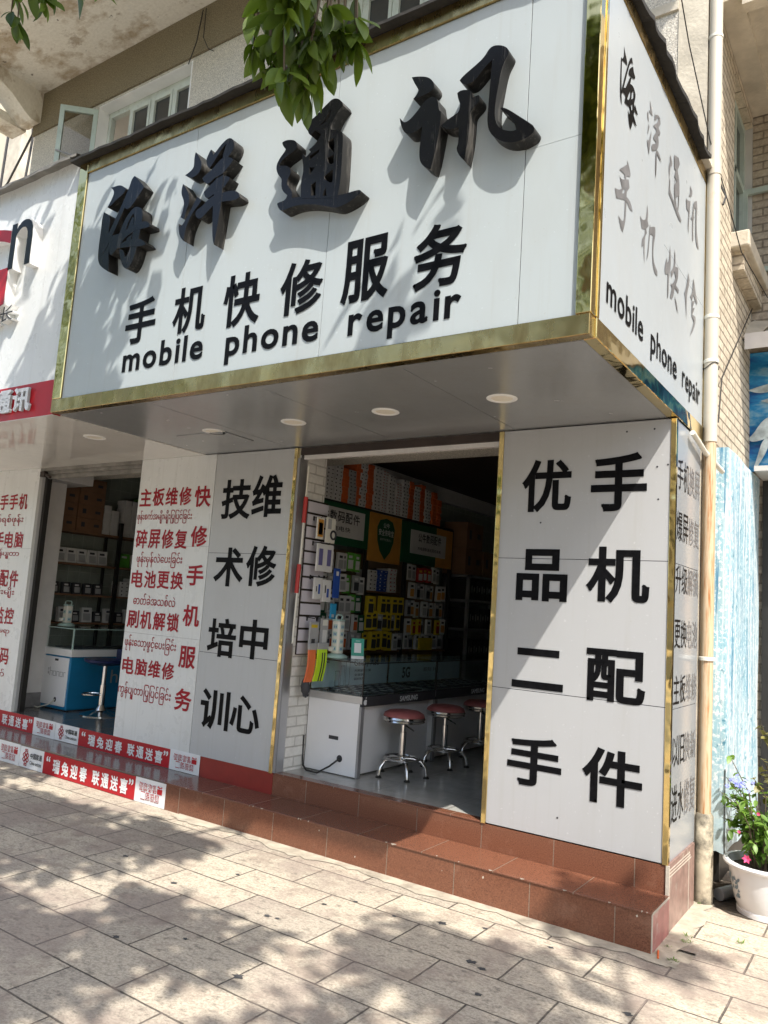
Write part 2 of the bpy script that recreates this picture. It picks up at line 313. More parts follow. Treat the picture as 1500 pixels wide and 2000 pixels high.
# ---------------------------------------------------------------- mesh helpers
class MB:
    def __init__(self): self.v = []; self.f = []; self.mi = []
    def add(self, vs, fs, mi=0):
        o = len(self.v); self.v += [tuple(p) for p in vs]; self.f += [tuple(i + o for i in f) for f in fs]; self.mi += [mi] * len(fs); return self
    def box(self, x0, x1, y0, y1, z0, z1, mi=0):
        vs = [(x, y, z) for x in (x0, x1) for y in (y0, y1) for z in (z0, z1)]
        return self.add(vs, [(0, 1, 3, 2), (4, 6, 7, 5), (0, 4, 5, 1), (2, 3, 7, 6), (0, 2, 6, 4), (1, 5, 7, 3)], mi)
    def bbox(self, x0, x1, y0, y1, z0, z1, b=.004, mi=0, seg=2):
        bm = bmesh.new(); bmesh.ops.create_cube(bm, size=1)
        bmesh.ops.scale(bm, vec=(x1 - x0, y1 - y0, z1 - z0), verts=bm.verts); bmesh.ops.translate(bm, vec=((x0 + x1) / 2, (y0 + y1) / 2, (z0 + z1) / 2), verts=bm.verts)
        bmesh.ops.bevel(bm, geom=bm.edges[:], offset=b, segments=seg, affect='EDGES', profile=.5)
        return self.bm(bm, mi)
    def bm(self, bm, mi=0):
        bm.verts.index_update(); self.add([v.co[:] for v in bm.verts], [[v.index for v in f.verts] for f in bm.faces], mi); bm.free(); return self
    def lathe(self, cx, cy, prof, n=28, mi=0, caps=True):
        vs = []; fs = []
        for r, z in prof:
            for i in range(n): a = 2 * math.pi * i / n; vs.append((cx + r * math.cos(a), cy + r * math.sin(a), z))
        for k in range(len(prof) - 1):
            for i in range(n): j = (i + 1) % n; fs.append((k * n + i, k * n + j, (k + 1) * n + j, (k + 1) * n + i))
        if caps:
            fs.append(tuple(range(n))[::-1]); fs.append(tuple((len(prof) - 1) * n + i for i in range(n)))
        return self.add(vs, fs, mi)
    def tube(self, pts, r, n=10, mi=0, closed=False):
        P = [Vector(p) for p in pts]; rr = r if isinstance(r, (list, tuple)) else [r] * len(P)
        vs = []; fs = []; N = len(P)
        ref = None
        for i, p in enumerate(P):
            if closed: t = P[(i + 1) % N] - P[i - 1]
            else: t = P[min(i + 1, N - 1)] - P[max(i - 1, 0)]
            t.normalize()
            if ref is None: ref = t.orthogonal().normalized()
            ref = (ref - t * ref.dot(t)).normalized(); u = t.cross(ref)
            for k in range(n): a = 2 * math.pi * k / n; vs.append(tuple(p + (ref * math.cos(a) + u * math.sin(a)) * rr[i]))
        for i in range(N if closed else N - 1):
            j = (i + 1) % N
            for k in range(n): l = (k + 1) % n; fs.append((i * n + k, i * n + l, j * n + l, j * n + k))
        if not closed: fs.append(tuple(range(n))[::-1]); fs.append(tuple((N - 1) * n + k for k in range(n)))
        return self.add(vs, fs, mi)
def put(name, mb, mats, parent=None, smooth=False):
    if not isinstance(mats, (list, tuple)): mats = [mats]
    me = bpy.data.meshes.new(name)
    off = Vector((0, 0, 0))
    p = parent
    while p is not None: off += p.location; p = p.parent
    me.from_pydata([(x - off.x, y - off.y, z - off.z) for x, y, z in mb.v], [], mb.f)
    for m in mats: me.materials.append(m)
    if len(mats) > 1: me.polygons.foreach_set('material_index', mb.mi)
    if smooth is not False:
        me.polygons.foreach_set('use_smooth', [True] * len(me.polygons))
        try: me.set_sharp_from_angle(angle=R(smooth if smooth is not True else 40))
        except Exception: pass
    me.validate(); me.update()
    o = bpy.data.objects.new(name, me); C.objects.link(o)
    if parent is not None: o.parent = parent
    return o
def tag(o, label=None, cat=None, group=None, kind=None):
    if label: o['label'] = label
    if cat: o['category'] = cat
    if group: o['group'] = group
    if kind: o['kind'] = kind
    return o
def thing(name, label, cat, loc=(0, 0, 0), group=None):
    o = bpy.data.objects.new(name, None); C.objects.link(o); o.location = loc; o.empty_display_size = .1
    return tag(o, label, cat, group)
def one(name, label, cat, mb, mats, group=None, smooth=False): return tag(put(name, mb, mats, None, smooth), label, cat, group)
def rebase(o, base):                       # move a single mesh's origin to its base
    b = Vector(base); o.data.transform(Matrix.Translation(-b)); o.location = b; return o
def dup(o, loc, label=None, group=None):
    c = o.copy(); C.objects.link(c); c.location = loc
    if label: c['label'] = label
    if group: c['group'] = group
    for ch in list(o.children):
        d = ch.copy(); C.objects.link(d); d.parent = c
        for g in list(ch.children):
            e = g.copy(); C.objects.link(e); e.parent = d
    return c
# lettering -------------------------------------------------------------------
_gc = {}
def glyph(body, off=0.0, spacing=1.0, res=4):
    """filled glyph outline, thickened by a stroke of half width off along its rim (bold cut)"""
    k = (body, off, spacing, res)
    if k in _gc: return _gc[k]
    cu = bpy.data.curves.new('lettering_source', 'FONT'); cu.body = body; cu.size = 1; cu.space_character = spacing; cu.resolution_u = res
    o = bpy.data.objects.new('lettering_source', cu); C.objects.link(o)
    dg = bpy.context.evaluated_depsgraph_get(); me = o.evaluated_get(dg).to_mesh()
    bm = bmesh.new(); bm.from_mesh(me); bmesh.ops.remove_doubles(bm, verts=bm.verts, dist=1e-5); bm.verts.index_update()
    vs = [(v.co.x, v.co.y) for v in bm.verts]; fs = [tuple(v.index for v in f.verts) for f in bm.faces]
    rim = [(e.verts[0].index, e.verts[1].index) for e in bm.edges if len(e.link_faces) == 1]; bm.free()
    o.evaluated_get(dg).to_mesh_clear(); bpy.data.objects.remove(o); bpy.data.curves.remove(cu)
    par = list(range(len(vs)))                                 # loose islands get their own tiny step so that none is coplanar
    def find(i):
        while par[i] != i: par[i] = par[par[i]]; i = par[i]
        return i
    for f in fs:
        for i in f[1:]: par[find(i)] = find(f[0])
    ids = {}; isl = [ids.setdefault(find(i), len(ids)) % 3 for i in range(len(vs))]
    if off > 0:
        nb = {}
        for a, b in rim: nb.setdefault(a, []).append(b); nb.setdefault(b, []).append(a)
        def ext(a, b):                                         # reach past a corner, not past a gentle bend
            for c in nb[b]:
                if c != a:
                    u = Vector((vs[b][0] - vs[a][0], vs[b][1] - vs[a][1])); w = Vector((vs[c][0] - vs[b][0], vs[c][1] - vs[b][1]))
                    if u.length > 1e-7 and w.length > 1e-7: g_ = u.angle(w); return off * (1. if g_ > .9 else math.tan(g_ / 2))
            return 0
        base = list(vs)
        for q, (a, b) in enumerate(rim):
            A = Vector(base[a]); B_ = Vector(base[b]); d = B_ - A
            if d.length < 1e-7: continue
            ea, eb = ext(b, a), ext(a, b); d.normalize(); n = Vector((-d.y, d.x)) * off; A2 = A - d * ea; B2 = B_ + d * eb; i0 = len(vs)
            vs += [tuple(A2 - n), tuple(B2 - n), tuple(B2 + n), tuple(A2 + n)]; isl += [3 + q % 11] * 4; fs.append((i0, i0 + 1, i0 + 2, i0 + 3))
    x0 = min(v[0] for v in vs); x1 = max(v[0] for v in vs); y0 = min(v[1] for v in vs); y1 = max(v[1] for v in vs)
    _gc[k] = (vs, fs, isl, x0, x1, y0, y1); return _gc[k]
def letter(mb, body, u0, u1, w0, w1, plane, off=.02, lift=.002, ink=True, slant=0., mi=0):
    """lay a glyph's ink on the rectangle u0..u1, w0..w1 of a plane; plane = ('y', y) faces -y, ('x', x) faces +x, ('z', z) faces up"""
    vs, fs, isl, x0, x1, y0, y1 = glyph(body, off)
    ax, val = plane; out = []
    for (x, y), k in zip(vs, isl):
        s = (x - x0) / (x1 - x0); t = (y - y0) / (y1 - y0)
        u = u0 + (u1 - u0) * s + slant * (t - .5) * (u1 - u0); w = w0 + (w1 - w0) * t; e = lift + k * .00011
        out.append((u, val - e, w) if ax == 'y' else (val + e, u, w) if ax == 'x' else (u, w, val + e))
    mb.add(out, fs, mi)
def poly_mesh(mb, loops, fn, depth, mi=0, mside=None):
    """fill outline with holes (loops of 2D points), extrude by depth; fn(u, w, d) -> 3D, d = 0 front .. 1 back"""
    cu = bpy.data.curves.new('outline_source', 'CURVE'); cu.dimensions = '2D'; cu.fill_mode = 'FRONT'
    for lp in loops:
        sp = cu.splines.new('POLY'); sp.points.add(len(lp) - 1)
        for p, q in zip(sp.points, lp): p.co = (q[0], q[1], 0, 1)
        sp.use_cyclic_u = True
    o = bpy.data.objects.new('outline_source', cu); C.objects.link(o)
    dg = bpy.context.evaluated_depsgraph_get(); me = o.evaluated_get(dg).to_mesh()
    vs = [(v.co.x, v.co.y) for v in me.vertices]; fs = [tuple(p.vertices) for p in me.polygons]
    o.evaluated_get(dg).to_mesh_clear(); bpy.data.objects.remove(o); bpy.data.curves.remove(cu)
    mb.add([fn(x, y, 0) for x, y in vs], fs, mi)
    if depth:
        for lp in loops:
            n = len(lp); mb.add([fn(x, y, 0) for x, y in lp] + [fn(x, y, 1) for x, y in lp], [(i, (i + 1) % n, n + (i + 1) % n, n + i) for i in range(n)], mi if mside is None else mside)
def smooth_loop(lp, it=2):
    for _ in range(it):
        n = len(lp); out = []
        for i in range(n):
            a, b = lp[i], lp[(i + 1) % n]; p = lp[i - 1]
            v1 = Vector((a[0] - p[0], a[1] - p[1])); v2 = Vector((b[0] - a[0], b[1] - a[1]))
            sharp = v1.length > 1e-6 and v2.length > 1e-6 and v1.angle(v2) > R(62)
            if sharp: out.append(tuple(a))
            else: out.append((a[0] * .75 + p[0] * .125 + b[0] * .125, a[1] * .75 + p[1] * .125 + b[1] * .125))
            out.append(((a[0] + b[0]) / 2, (a[1] + b[1]) / 2))
        lp = out
    return lp

# traced brush characters (metres on their sign plane)
BIG = {"讯":[[[[-0.944,4.265],[-0.912,4.258],[-0.869,4.243],[-0.838,4.225],[-0.815,4.198],[-0.806,4.17],[-0.81,4.155],[-0.838,4.143],[-0.879,4.14],[-0.903,4.14],[-0.926,4.141],[-0.906,4.158],[-0.897,4.174],[-0.901,4.186],[-0.917,4.212],[-0.932,4.239]]],[[[-1.001,4.062],[-0.99,4.046],[-0.976,4.03],[-0.955,4.023],[-0.92,4.044],[-0.887,4.074],[-0.859,4.103],[-0.836,4.116],[-0.813,4.114],[-0.791,4.101],[-0.778,4.079],[-0.775,4.048],[-0.766,4.021],[-0.758,4.018],[-0.756,3.966],[-0.762,3.925],[-0.779,3.792],[-0.798,3.727],[-0.831,3.748],[-0.856,3.774],[-0.868,3.812],[-0.869,3.866],[-0.864,3.919],[-0.861,3.973],[-0.887,3.959],[-0.92,3.953],[-0.95,3.959],[-0.97,3.976],[-0.988,4.013]]],[[[-0.676,4.09],[-0.663,4.099],[-0.635,4.094],[-0.607,4.082],[-0.592,4.061],[-0.588,4.038],[-0.571,4.041],[-0.558,4.04],[-0.549,4.015],[-0.563,3.996],[-0.584,3.982],[-0.6,3.966],[-0.599,3.916],[-0.601,3.854],[-0.606,3.798],[-0.614,3.749],[-0.617,3.726],[-0.641,3.752],[-0.659,3.783],[-0.663,3.808],[-0.654,3.818],[-0.655,3.871],[-0.656,3.911],[-0.679,3.907],[-0.704,3.91],[-0.736,3.925],[-0.758,3.945],[-0.733,3.962],[-0.7,3.975],[-0.672,3.982],[-0.657,3.995],[-0.656,4.03],[-0.669,4.055]]],[[[-0.666,4.151],[-0.661,4.16],[-0.634,4.177],[-0.597,4.195],[-0.56,4.214],[-0.536,4.231],[-0.519,4.257],[-0.503,4.269],[-0.477,4.267],[-0.444,4.252],[-0.42,4.232],[-0.408,4.209],[-0.415,4.189],[-0.432,4.164],[-0.443,4.129],[-0.449,4.095],[-0.455,4.055],[-0.461,4.016],[-0.466,3.971],[-0.468,3.926],[-0.464,3.888],[-0.455,3.86],[-0.441,3.838],[-0.422,3.821],[-0.395,3.806],[-0.364,3.796],[-0.354,3.8],[-0.358,3.819],[-0.372,3.849],[-0.394,3.881],[-0.416,3.906],[-0.437,3.926],[-0.441,3.936],[-0.425,3.932],[-0.401,3.916],[-0.363,3.881],[-0.321,3.842],[-0.28,3.804],[-0.263,3.784],[-0.265,3.76],[-0.287,3.747],[-0.326,3.737],[-0.371,3.741],[-0.413,3.756],[-0.456,3.789],[-0.487,3.824],[-0.501,3.864],[-0.505,3.907],[-0.503,3.958],[-0.501,4.03],[-0.499,4.097],[-0.497,4.148],[-0.495,4.198],[-0.525,4.18],[-0.556,4.149],[-0.582,4.126],[-0.603,4.115],[-0.631,4.117],[-0.651,4.129]]]],"通":[[[[-1.802,4.171],[-1.788,4.179],[-1.751,4.174],[-1.711,4.16],[-1.692,4.141],[-1.684,4.113],[-1.693,4.098],[-1.73,4.084],[-1.768,4.073],[-1.794,4.06],[-1.81,4.04],[-1.808,4.031],[-1.774,4.027],[-1.739,4.011],[-1.717,3.987],[-1.717,3.96],[-1.731,3.942],[-1.74,3.922],[-1.735,3.898],[-1.713,3.874],[-1.694,3.847],[-1.691,3.824],[-1.693,3.812],[-1.635,3.803],[-1.575,3.792],[-1.5,3.773],[-1.407,3.751],[-1.366,3.742],[-1.321,3.739],[-1.272,3.739],[-1.229,3.738],[-1.215,3.73],[-1.215,3.718],[-1.245,3.701],[-1.291,3.684],[-1.34,3.675],[-1.374,3.673],[-1.416,3.69],[-1.485,3.718],[-1.56,3.741],[-1.63,3.756],[-1.695,3.759],[-1.733,3.753],[-1.766,3.75],[-1.788,3.778],[-1.799,3.803],[-1.792,3.81],[-1.755,3.808],[-1.734,3.818],[-1.728,3.836],[-1.755,3.859],[-1.775,3.886],[-1.781,3.919],[-1.779,3.948],[-1.804,3.97],[-1.824,4.003],[-1.832,4.032],[-1.825,4.058],[-1.803,4.088],[-1.777,4.107],[-1.77,4.123],[-1.793,4.148]]]],"洋":[[[[-2.532,4.329],[-2.51,4.31],[-2.485,4.273],[-2.465,4.24],[-2.465,4.209],[-2.476,4.187],[-2.493,4.17],[-2.527,4.163],[-2.555,4.162],[-2.608,4.197],[-2.579,4.205],[-2.551,4.216],[-2.534,4.232],[-2.536,4.263],[-2.538,4.301]]],[[[-2.618,4.141],[-2.602,4.124],[-2.581,4.097],[-2.559,4.066],[-2.544,4.033],[-2.543,3.995],[-2.553,3.968],[-2.567,3.942],[-2.572,3.899],[-2.608,3.918],[-2.595,3.957],[-2.586,3.997],[-2.598,4.034],[-2.62,4.065],[-2.628,4.101]]],[[[-2.619,3.879],[-2.607,3.857],[-2.589,3.855],[-2.562,3.886],[-2.538,3.918],[-2.509,3.957],[-2.491,3.99],[-2.469,4.016],[-2.429,3.986],[-2.448,3.962],[-2.484,3.938],[-2.517,3.897],[-2.547,3.841],[-2.555,3.781],[-2.554,3.751],[-2.576,3.769],[-2.598,3.795],[-2.612,3.836]]],[[[-2.421,4.255],[-2.411,4.269],[-2.4,4.291],[-2.388,4.302],[-2.373,4.281],[-2.365,4.262],[-2.35,4.268],[-2.316,4.299],[-2.276,4.324],[-2.245,4.334],[-2.217,4.325],[-2.195,4.3],[-2.187,4.273],[-2.193,4.242],[-2.229,4.208],[-2.259,4.192],[-2.284,4.22],[-2.268,4.264],[-2.257,4.304],[-2.292,4.28],[-2.325,4.244],[-2.358,4.204],[-2.386,4.18],[-2.404,4.196],[-2.42,4.23]]],[[[-2.439,4.126],[-2.427,4.14],[-2.385,4.153],[-2.343,4.175],[-2.304,4.205],[-2.268,4.219],[-2.232,4.208],[-2.195,4.19],[-2.183,4.178],[-2.201,4.155],[-2.23,4.135],[-2.262,4.109],[-2.302,4.105],[-2.334,4.102],[-2.359,4.084],[-2.388,4.075],[-2.415,4.093]]],[[[-2.422,4.039],[-2.404,4.05],[-2.368,4.07],[-2.328,4.1],[-2.28,4.106],[-2.23,4.09],[-2.206,4.073],[-2.214,4.053],[-2.239,4.035],[-2.26,4.012],[-2.294,4.005],[-2.331,4.003],[-2.363,3.99],[-2.387,3.986],[-2.412,4.007]]],[[[-2.48,3.912],[-2.472,3.935],[-2.434,3.942],[-2.408,3.956],[-2.372,3.98],[-2.32,3.995],[-2.257,3.989],[-2.217,3.989],[-2.168,3.982],[-2.136,3.97],[-2.112,3.946],[-2.107,3.926],[-2.129,3.916],[-2.176,3.918],[-2.252,3.936],[-2.322,3.931],[-2.352,3.91],[-2.382,3.893],[-2.413,3.871],[-2.44,3.868],[-2.468,3.887]]],[[[-2.318,4.192],[-2.262,4.176],[-2.26,4.078],[-2.258,3.996],[-2.255,3.934],[-2.26,3.891],[-2.265,3.828],[-2.273,3.749],[-2.28,3.699],[-2.284,3.67],[-2.3,3.707],[-2.313,3.775],[-2.319,3.849],[-2.326,3.932],[-2.328,4.055]]]],"海":[[[[-3.363,4.316],[-3.323,4.312],[-3.278,4.312],[-3.234,4.295],[-3.196,4.263],[-3.214,4.235],[-3.257,4.219],[-3.305,4.204],[-3.332,4.183],[-3.377,4.176],[-3.343,4.221],[-3.32,4.263],[-3.33,4.289]]],[[[-3.117,4.333],[-3.078,4.3],[-3.103,4.247],[-3.143,4.197],[-3.19,4.121],[-3.235,4.037],[-3.282,3.96],[-3.322,3.895],[-3.354,3.848],[-3.393,3.836],[-3.385,3.902],[-3.335,3.972],[-3.279,4.054],[-3.231,4.131],[-3.186,4.214],[-3.156,4.274],[-3.144,4.318]]],[[[-3.089,4.31],[-3.015,4.24],[-3.003,4.223],[-3.035,4.189],[-3.085,4.142],[-3.128,4.105],[-3.173,4.111],[-3.202,4.144],[-3.189,4.175],[-3.138,4.222],[-3.096,4.265]]],[[[-3.115,4.082],[-3.079,4.103],[-3.04,4.097],[-2.997,4.073],[-2.982,4.036],[-2.983,3.984],[-2.992,3.921],[-3.0,3.857],[-3.009,3.794],[-3.028,3.733],[-3.058,3.687],[-3.095,3.675],[-3.135,3.709],[-3.169,3.769],[-3.19,3.833],[-3.139,3.822],[-3.12,3.765],[-3.092,3.772],[-3.072,3.827],[-3.065,3.898],[-3.063,3.977],[-3.062,4.029],[-3.082,4.061],[-3.115,4.029],[-3.143,3.962],[-3.171,3.895],[-3.219,3.913],[-3.196,3.981],[-3.157,4.046]]],[[[-3.319,3.935],[-3.281,3.953],[-3.209,3.944],[-3.133,3.96],[-3.068,3.978],[-2.992,3.98],[-2.934,3.972],[-2.897,3.944],[-2.899,3.925],[-2.955,3.925],[-3.023,3.934],[-3.088,3.923],[-3.152,3.898],[-3.186,3.865],[-3.221,3.839],[-3.266,3.809],[-3.295,3.828],[-3.298,3.876]]],[[[-3.224,3.853],[-3.131,3.886],[-3.051,3.872],[-2.992,3.865],[-2.951,3.846],[-2.913,3.809],[-2.935,3.804],[-3.003,3.812],[-3.092,3.831],[-3.181,3.838]]],[[[-3.138,4.048],[-3.077,4.033],[-3.071,3.939],[-3.088,3.863],[-3.128,3.872],[-3.132,3.953]]],[[[-3.41,4.15],[-3.329,4.105],[-3.329,4.042],[-3.336,3.966],[-3.311,3.922],[-3.306,3.824],[-3.292,3.773],[-3.284,3.7],[-3.351,3.737],[-3.407,3.782],[-3.423,3.849],[-3.424,3.937],[-3.418,4.024],[-3.425,4.104]]]]}
BIG['通'].append([[[-1.628,4.251],[-1.6,4.244],[-1.574,4.251],[-1.53,4.281],[-1.485,4.306],[-1.461,4.32],[-1.435,4.319],[-1.405,4.302],[-1.385,4.277],[-1.379,4.258],[-1.4,4.243],[-1.42,4.219],[-1.439,4.194],[-1.455,4.16],[-1.448,4.137],[-1.43,4.133],[-1.402,4.126],[-1.375,4.109],[-1.362,4.084],[-1.359,4.031],[-1.357,3.971],[-1.356,3.907],[-1.355,3.843],[-1.358,3.793],[-1.366,3.745],[-1.369,3.729],[-1.623,3.789],[-1.634,3.858],[-1.63,3.909],[-1.623,3.947],[-1.627,3.984],[-1.64,4.027],[-1.64,4.058],[-1.613,4.028],[-1.581,4.05],[-1.596,4.067],[-1.563,4.082],[-1.538,4.101],[-1.515,4.135],[-1.561,4.172],[-1.591,4.151],[-1.608,4.164],[-1.623,4.209]],[[-1.589,4.028],[-1.52,4.049],[-1.521,4.031],[-1.586,4.004]],[[-1.463,4.074],[-1.428,4.086],[-1.418,4.06],[-1.416,3.997],[-1.443,4.026],[-1.461,4.045]],[[-1.459,3.981],[-1.416,3.986],[-1.412,3.936],[-1.429,3.934],[-1.453,3.947]],[[-1.469,3.876],[-1.445,3.889],[-1.413,3.902],[-1.409,3.832],[-1.419,3.826],[-1.468,3.857]],[[-1.581,3.96],[-1.541,3.948],[-1.575,3.916]],[[-1.558,3.851],[-1.526,3.863],[-1.521,3.78],[-1.553,3.789]],[[-1.471,3.766],[-1.455,3.811],[-1.442,3.758]],[[-1.534,4.192],[-1.494,4.212],[-1.489,4.233],[-1.458,4.267],[-1.463,4.242],[-1.475,4.211],[-1.5,4.192]]])
SIDE = {"海":[[[[-1.135,4.35],[-1.116,4.326],[-1.092,4.311],[-1.079,4.297],[-1.085,4.278],[-1.114,4.274],[-1.166,4.258],[-1.125,4.295]]],[[[-1.172,4.266],[-1.159,4.266],[-1.16,4.19],[-1.153,4.096],[-1.142,4.036],[-1.16,4.047],[-1.174,4.082],[-1.175,4.18]]],[[[-1.035,4.355],[-1.01,4.369],[-0.991,4.344],[-1.02,4.342],[-1.051,4.299],[-1.087,4.221],[-1.133,4.114],[-1.161,4.068],[-1.156,4.099],[-1.115,4.197],[-1.073,4.287]]],[[[-1.055,4.282],[-0.989,4.337],[-0.978,4.315],[-0.95,4.305],[-0.957,4.288],[-1.009,4.266],[-1.052,4.253]]],[[[-1.143,4.14],[-1.101,4.139],[-1.035,4.255],[-1.012,4.261],[-1.028,4.219],[-0.98,4.239],[-0.946,4.226],[-0.935,4.204],[-0.963,4.152],[-0.951,4.125],[-0.968,4.052],[-1.002,3.993],[-1.03,4.015],[-1.049,4.071],[-1.025,4.057],[-1.004,4.11],[-1.062,4.085],[-1.104,4.076],[-1.091,4.118],[-1.141,4.109]],[[-1.048,4.151],[-1.02,4.191],[-1.017,4.158],[-1.051,4.115],[-1.065,4.117]],[[-0.999,4.198],[-0.969,4.217],[-0.969,4.177],[-1.004,4.152]],[[-1.01,4.118],[-0.98,4.14],[-0.977,4.115],[-0.999,4.096]]],[[[-0.946,4.163],[-0.892,4.137],[-0.906,4.128],[-0.957,4.127]]],[[[-0.965,4.094],[-0.908,4.067],[-0.922,4.059],[-0.972,4.061]]]],"洋":[[[[-0.688,4.346],[-0.661,4.326],[-0.631,4.289],[-0.667,4.279],[-0.704,4.275],[-0.673,4.297]]],[[[-0.73,4.256],[-0.71,4.259],[-0.698,4.212],[-0.723,4.221]]],[[[-0.701,4.204],[-0.685,4.196],[-0.712,4.138],[-0.716,4.141]]],[[[-0.648,4.194],[-0.655,4.14],[-0.683,4.041],[-0.726,4.102],[-0.693,4.106]]],[[[-0.59,4.341],[-0.598,4.315],[-0.527,4.358],[-0.494,4.358],[-0.481,4.331],[-0.521,4.286],[-0.481,4.281],[-0.486,4.262],[-0.538,4.235],[-0.516,4.232],[-0.503,4.202],[-0.53,4.149],[-0.627,4.095],[-0.64,4.112],[-0.634,4.128],[-0.564,4.167],[-0.559,4.183],[-0.607,4.174],[-0.608,4.194],[-0.559,4.232],[-0.561,4.253],[-0.619,4.241],[-0.584,4.271],[-0.533,4.31],[-0.522,4.348],[-0.566,4.309],[-0.595,4.285]]],[[[-0.561,4.132],[-0.53,4.149],[-0.483,4.15],[-0.447,4.123],[-0.507,4.125],[-0.537,4.127],[-0.537,4.034],[-0.55,3.978],[-0.562,4.021]]]],"通":[[[[-0.265,4.271],[-0.233,4.263],[-0.214,4.24],[-0.264,4.206]]],[[[-0.288,4.206],[-0.255,4.237],[-0.218,4.231],[-0.259,4.206],[-0.27,4.131],[-0.252,4.121],[-0.253,4.069],[-0.228,4.056],[-0.178,4.041],[-0.052,4.023],[0.014,4.008],[0.008,3.991],[-0.049,3.985],[-0.151,4.009],[-0.213,4.024],[-0.273,4.032],[-0.276,4.063],[-0.266,4.114],[-0.284,4.157]]],[[[-0.181,4.318],[-0.078,4.354],[-0.051,4.328],[-0.097,4.269],[-0.083,4.25],[-0.056,4.23],[-0.042,4.163],[-0.054,4.049],[-0.076,4.012],[-0.115,4.02],[-0.155,4.066],[-0.166,4.139],[-0.141,4.192],[-0.166,4.193],[-0.133,4.25],[-0.17,4.237]],[[-0.127,4.08],[-0.065,4.124],[-0.067,4.056],[-0.098,4.028]],[[-0.16,4.176],[-0.129,4.199],[-0.12,4.183],[-0.15,4.154]]]],"讯":[[[[0.22,4.336],[0.273,4.323],[0.267,4.281],[0.184,4.25],[0.224,4.284]]],[[[0.119,4.203],[0.16,4.203],[0.228,4.236],[0.218,4.175],[0.198,4.074],[0.195,4.003],[0.172,4.048],[0.192,4.148],[0.137,4.143]]],[[[0.297,4.264],[0.391,4.318],[0.415,4.278],[0.393,4.166],[0.413,4.103],[0.473,4.028],[0.419,4.019],[0.371,4.069],[0.371,4.257],[0.328,4.243],[0.318,4.181],[0.333,4.177],[0.306,4.153],[0.316,4.016],[0.297,4.007],[0.286,4.144],[0.236,4.127],[0.295,4.173]]]],"手":[[[[-1.037,3.816],[-1.001,3.802],[-0.976,3.776],[-0.98,3.757],[-1.038,3.738],[-1.045,3.713],[-1.004,3.734],[-0.988,3.698],[-1.031,3.659],[-1.029,3.633],[-0.969,3.641],[-0.927,3.606],[-0.973,3.595],[-1.027,3.612],[-1.029,3.551],[-1.034,3.506],[-1.069,3.435],[-1.102,3.441],[-1.142,3.486],[-1.089,3.479],[-1.05,3.503],[-1.051,3.606],[-1.177,3.553],[-1.201,3.591],[-1.142,3.608],[-1.097,3.642],[-1.123,3.666],[-1.146,3.684],[-1.116,3.675],[-1.061,3.704],[-1.071,3.726],[-1.147,3.71],[-1.032,3.797]],[[-1.091,3.634],[-1.057,3.66],[-1.062,3.633],[-1.094,3.617]]]],"机":[[[[-0.687,3.764],[-0.662,3.717],[-0.675,3.681],[-0.65,3.662],[-0.693,3.629],[-0.68,3.608],[-0.711,3.58],[-0.716,3.518],[-0.708,3.429],[-0.729,3.486],[-0.727,3.52],[-0.763,3.498],[-0.762,3.544],[-0.711,3.587],[-0.714,3.615],[-0.767,3.594],[-0.804,3.646],[-0.771,3.638],[-0.707,3.665],[-0.689,3.717]]],[[[-0.629,3.685],[-0.623,3.668],[-0.572,3.695],[-0.533,3.71],[-0.522,3.673],[-0.552,3.605],[-0.558,3.54],[-0.532,3.504],[-0.47,3.488],[-0.468,3.463],[-0.516,3.456],[-0.566,3.49],[-0.578,3.579],[-0.568,3.646],[-0.62,3.635],[-0.632,3.582],[-0.647,3.495],[-0.674,3.467],[-0.66,3.516],[-0.641,3.605],[-0.638,3.647]]]],"快":[[[[-0.223,3.751],[-0.203,3.679],[-0.202,3.606],[-0.234,3.564],[-0.232,3.443],[-0.256,3.419],[-0.26,3.561],[-0.311,3.54],[-0.327,3.576],[-0.286,3.647],[-0.273,3.62],[-0.233,3.652]]],[[[-0.127,3.768],[-0.096,3.725],[-0.105,3.669],[-0.036,3.691],[-0.03,3.625],[-0.083,3.567],[-0.011,3.565],[-0.015,3.541],[-0.109,3.542],[-0.131,3.474],[-0.17,3.448],[-0.198,3.449],[-0.163,3.52],[-0.196,3.529],[-0.138,3.552],[-0.086,3.61],[-0.117,3.635],[-0.181,3.572],[-0.197,3.602],[-0.132,3.658],[-0.123,3.714]]],[[[-0.105,3.495],[-0.046,3.469],[-0.019,3.416],[-0.058,3.435]]]],"修":[[[[0.21,3.762],[0.244,3.729],[0.223,3.673],[0.18,3.617],[0.187,3.449],[0.154,3.56],[0.126,3.603],[0.177,3.662]]],[[[0.345,3.781],[0.38,3.751],[0.4,3.71],[0.461,3.664],[0.439,3.642],[0.353,3.676],[0.314,3.621],[0.274,3.637],[0.335,3.693],[0.331,3.739]]],[[[0.314,3.621],[0.388,3.649],[0.327,3.578],[0.391,3.606],[0.33,3.539],[0.412,3.553],[0.421,3.516],[0.354,3.437],[0.277,3.383],[0.337,3.447],[0.375,3.508],[0.315,3.526],[0.318,3.567]]]]}

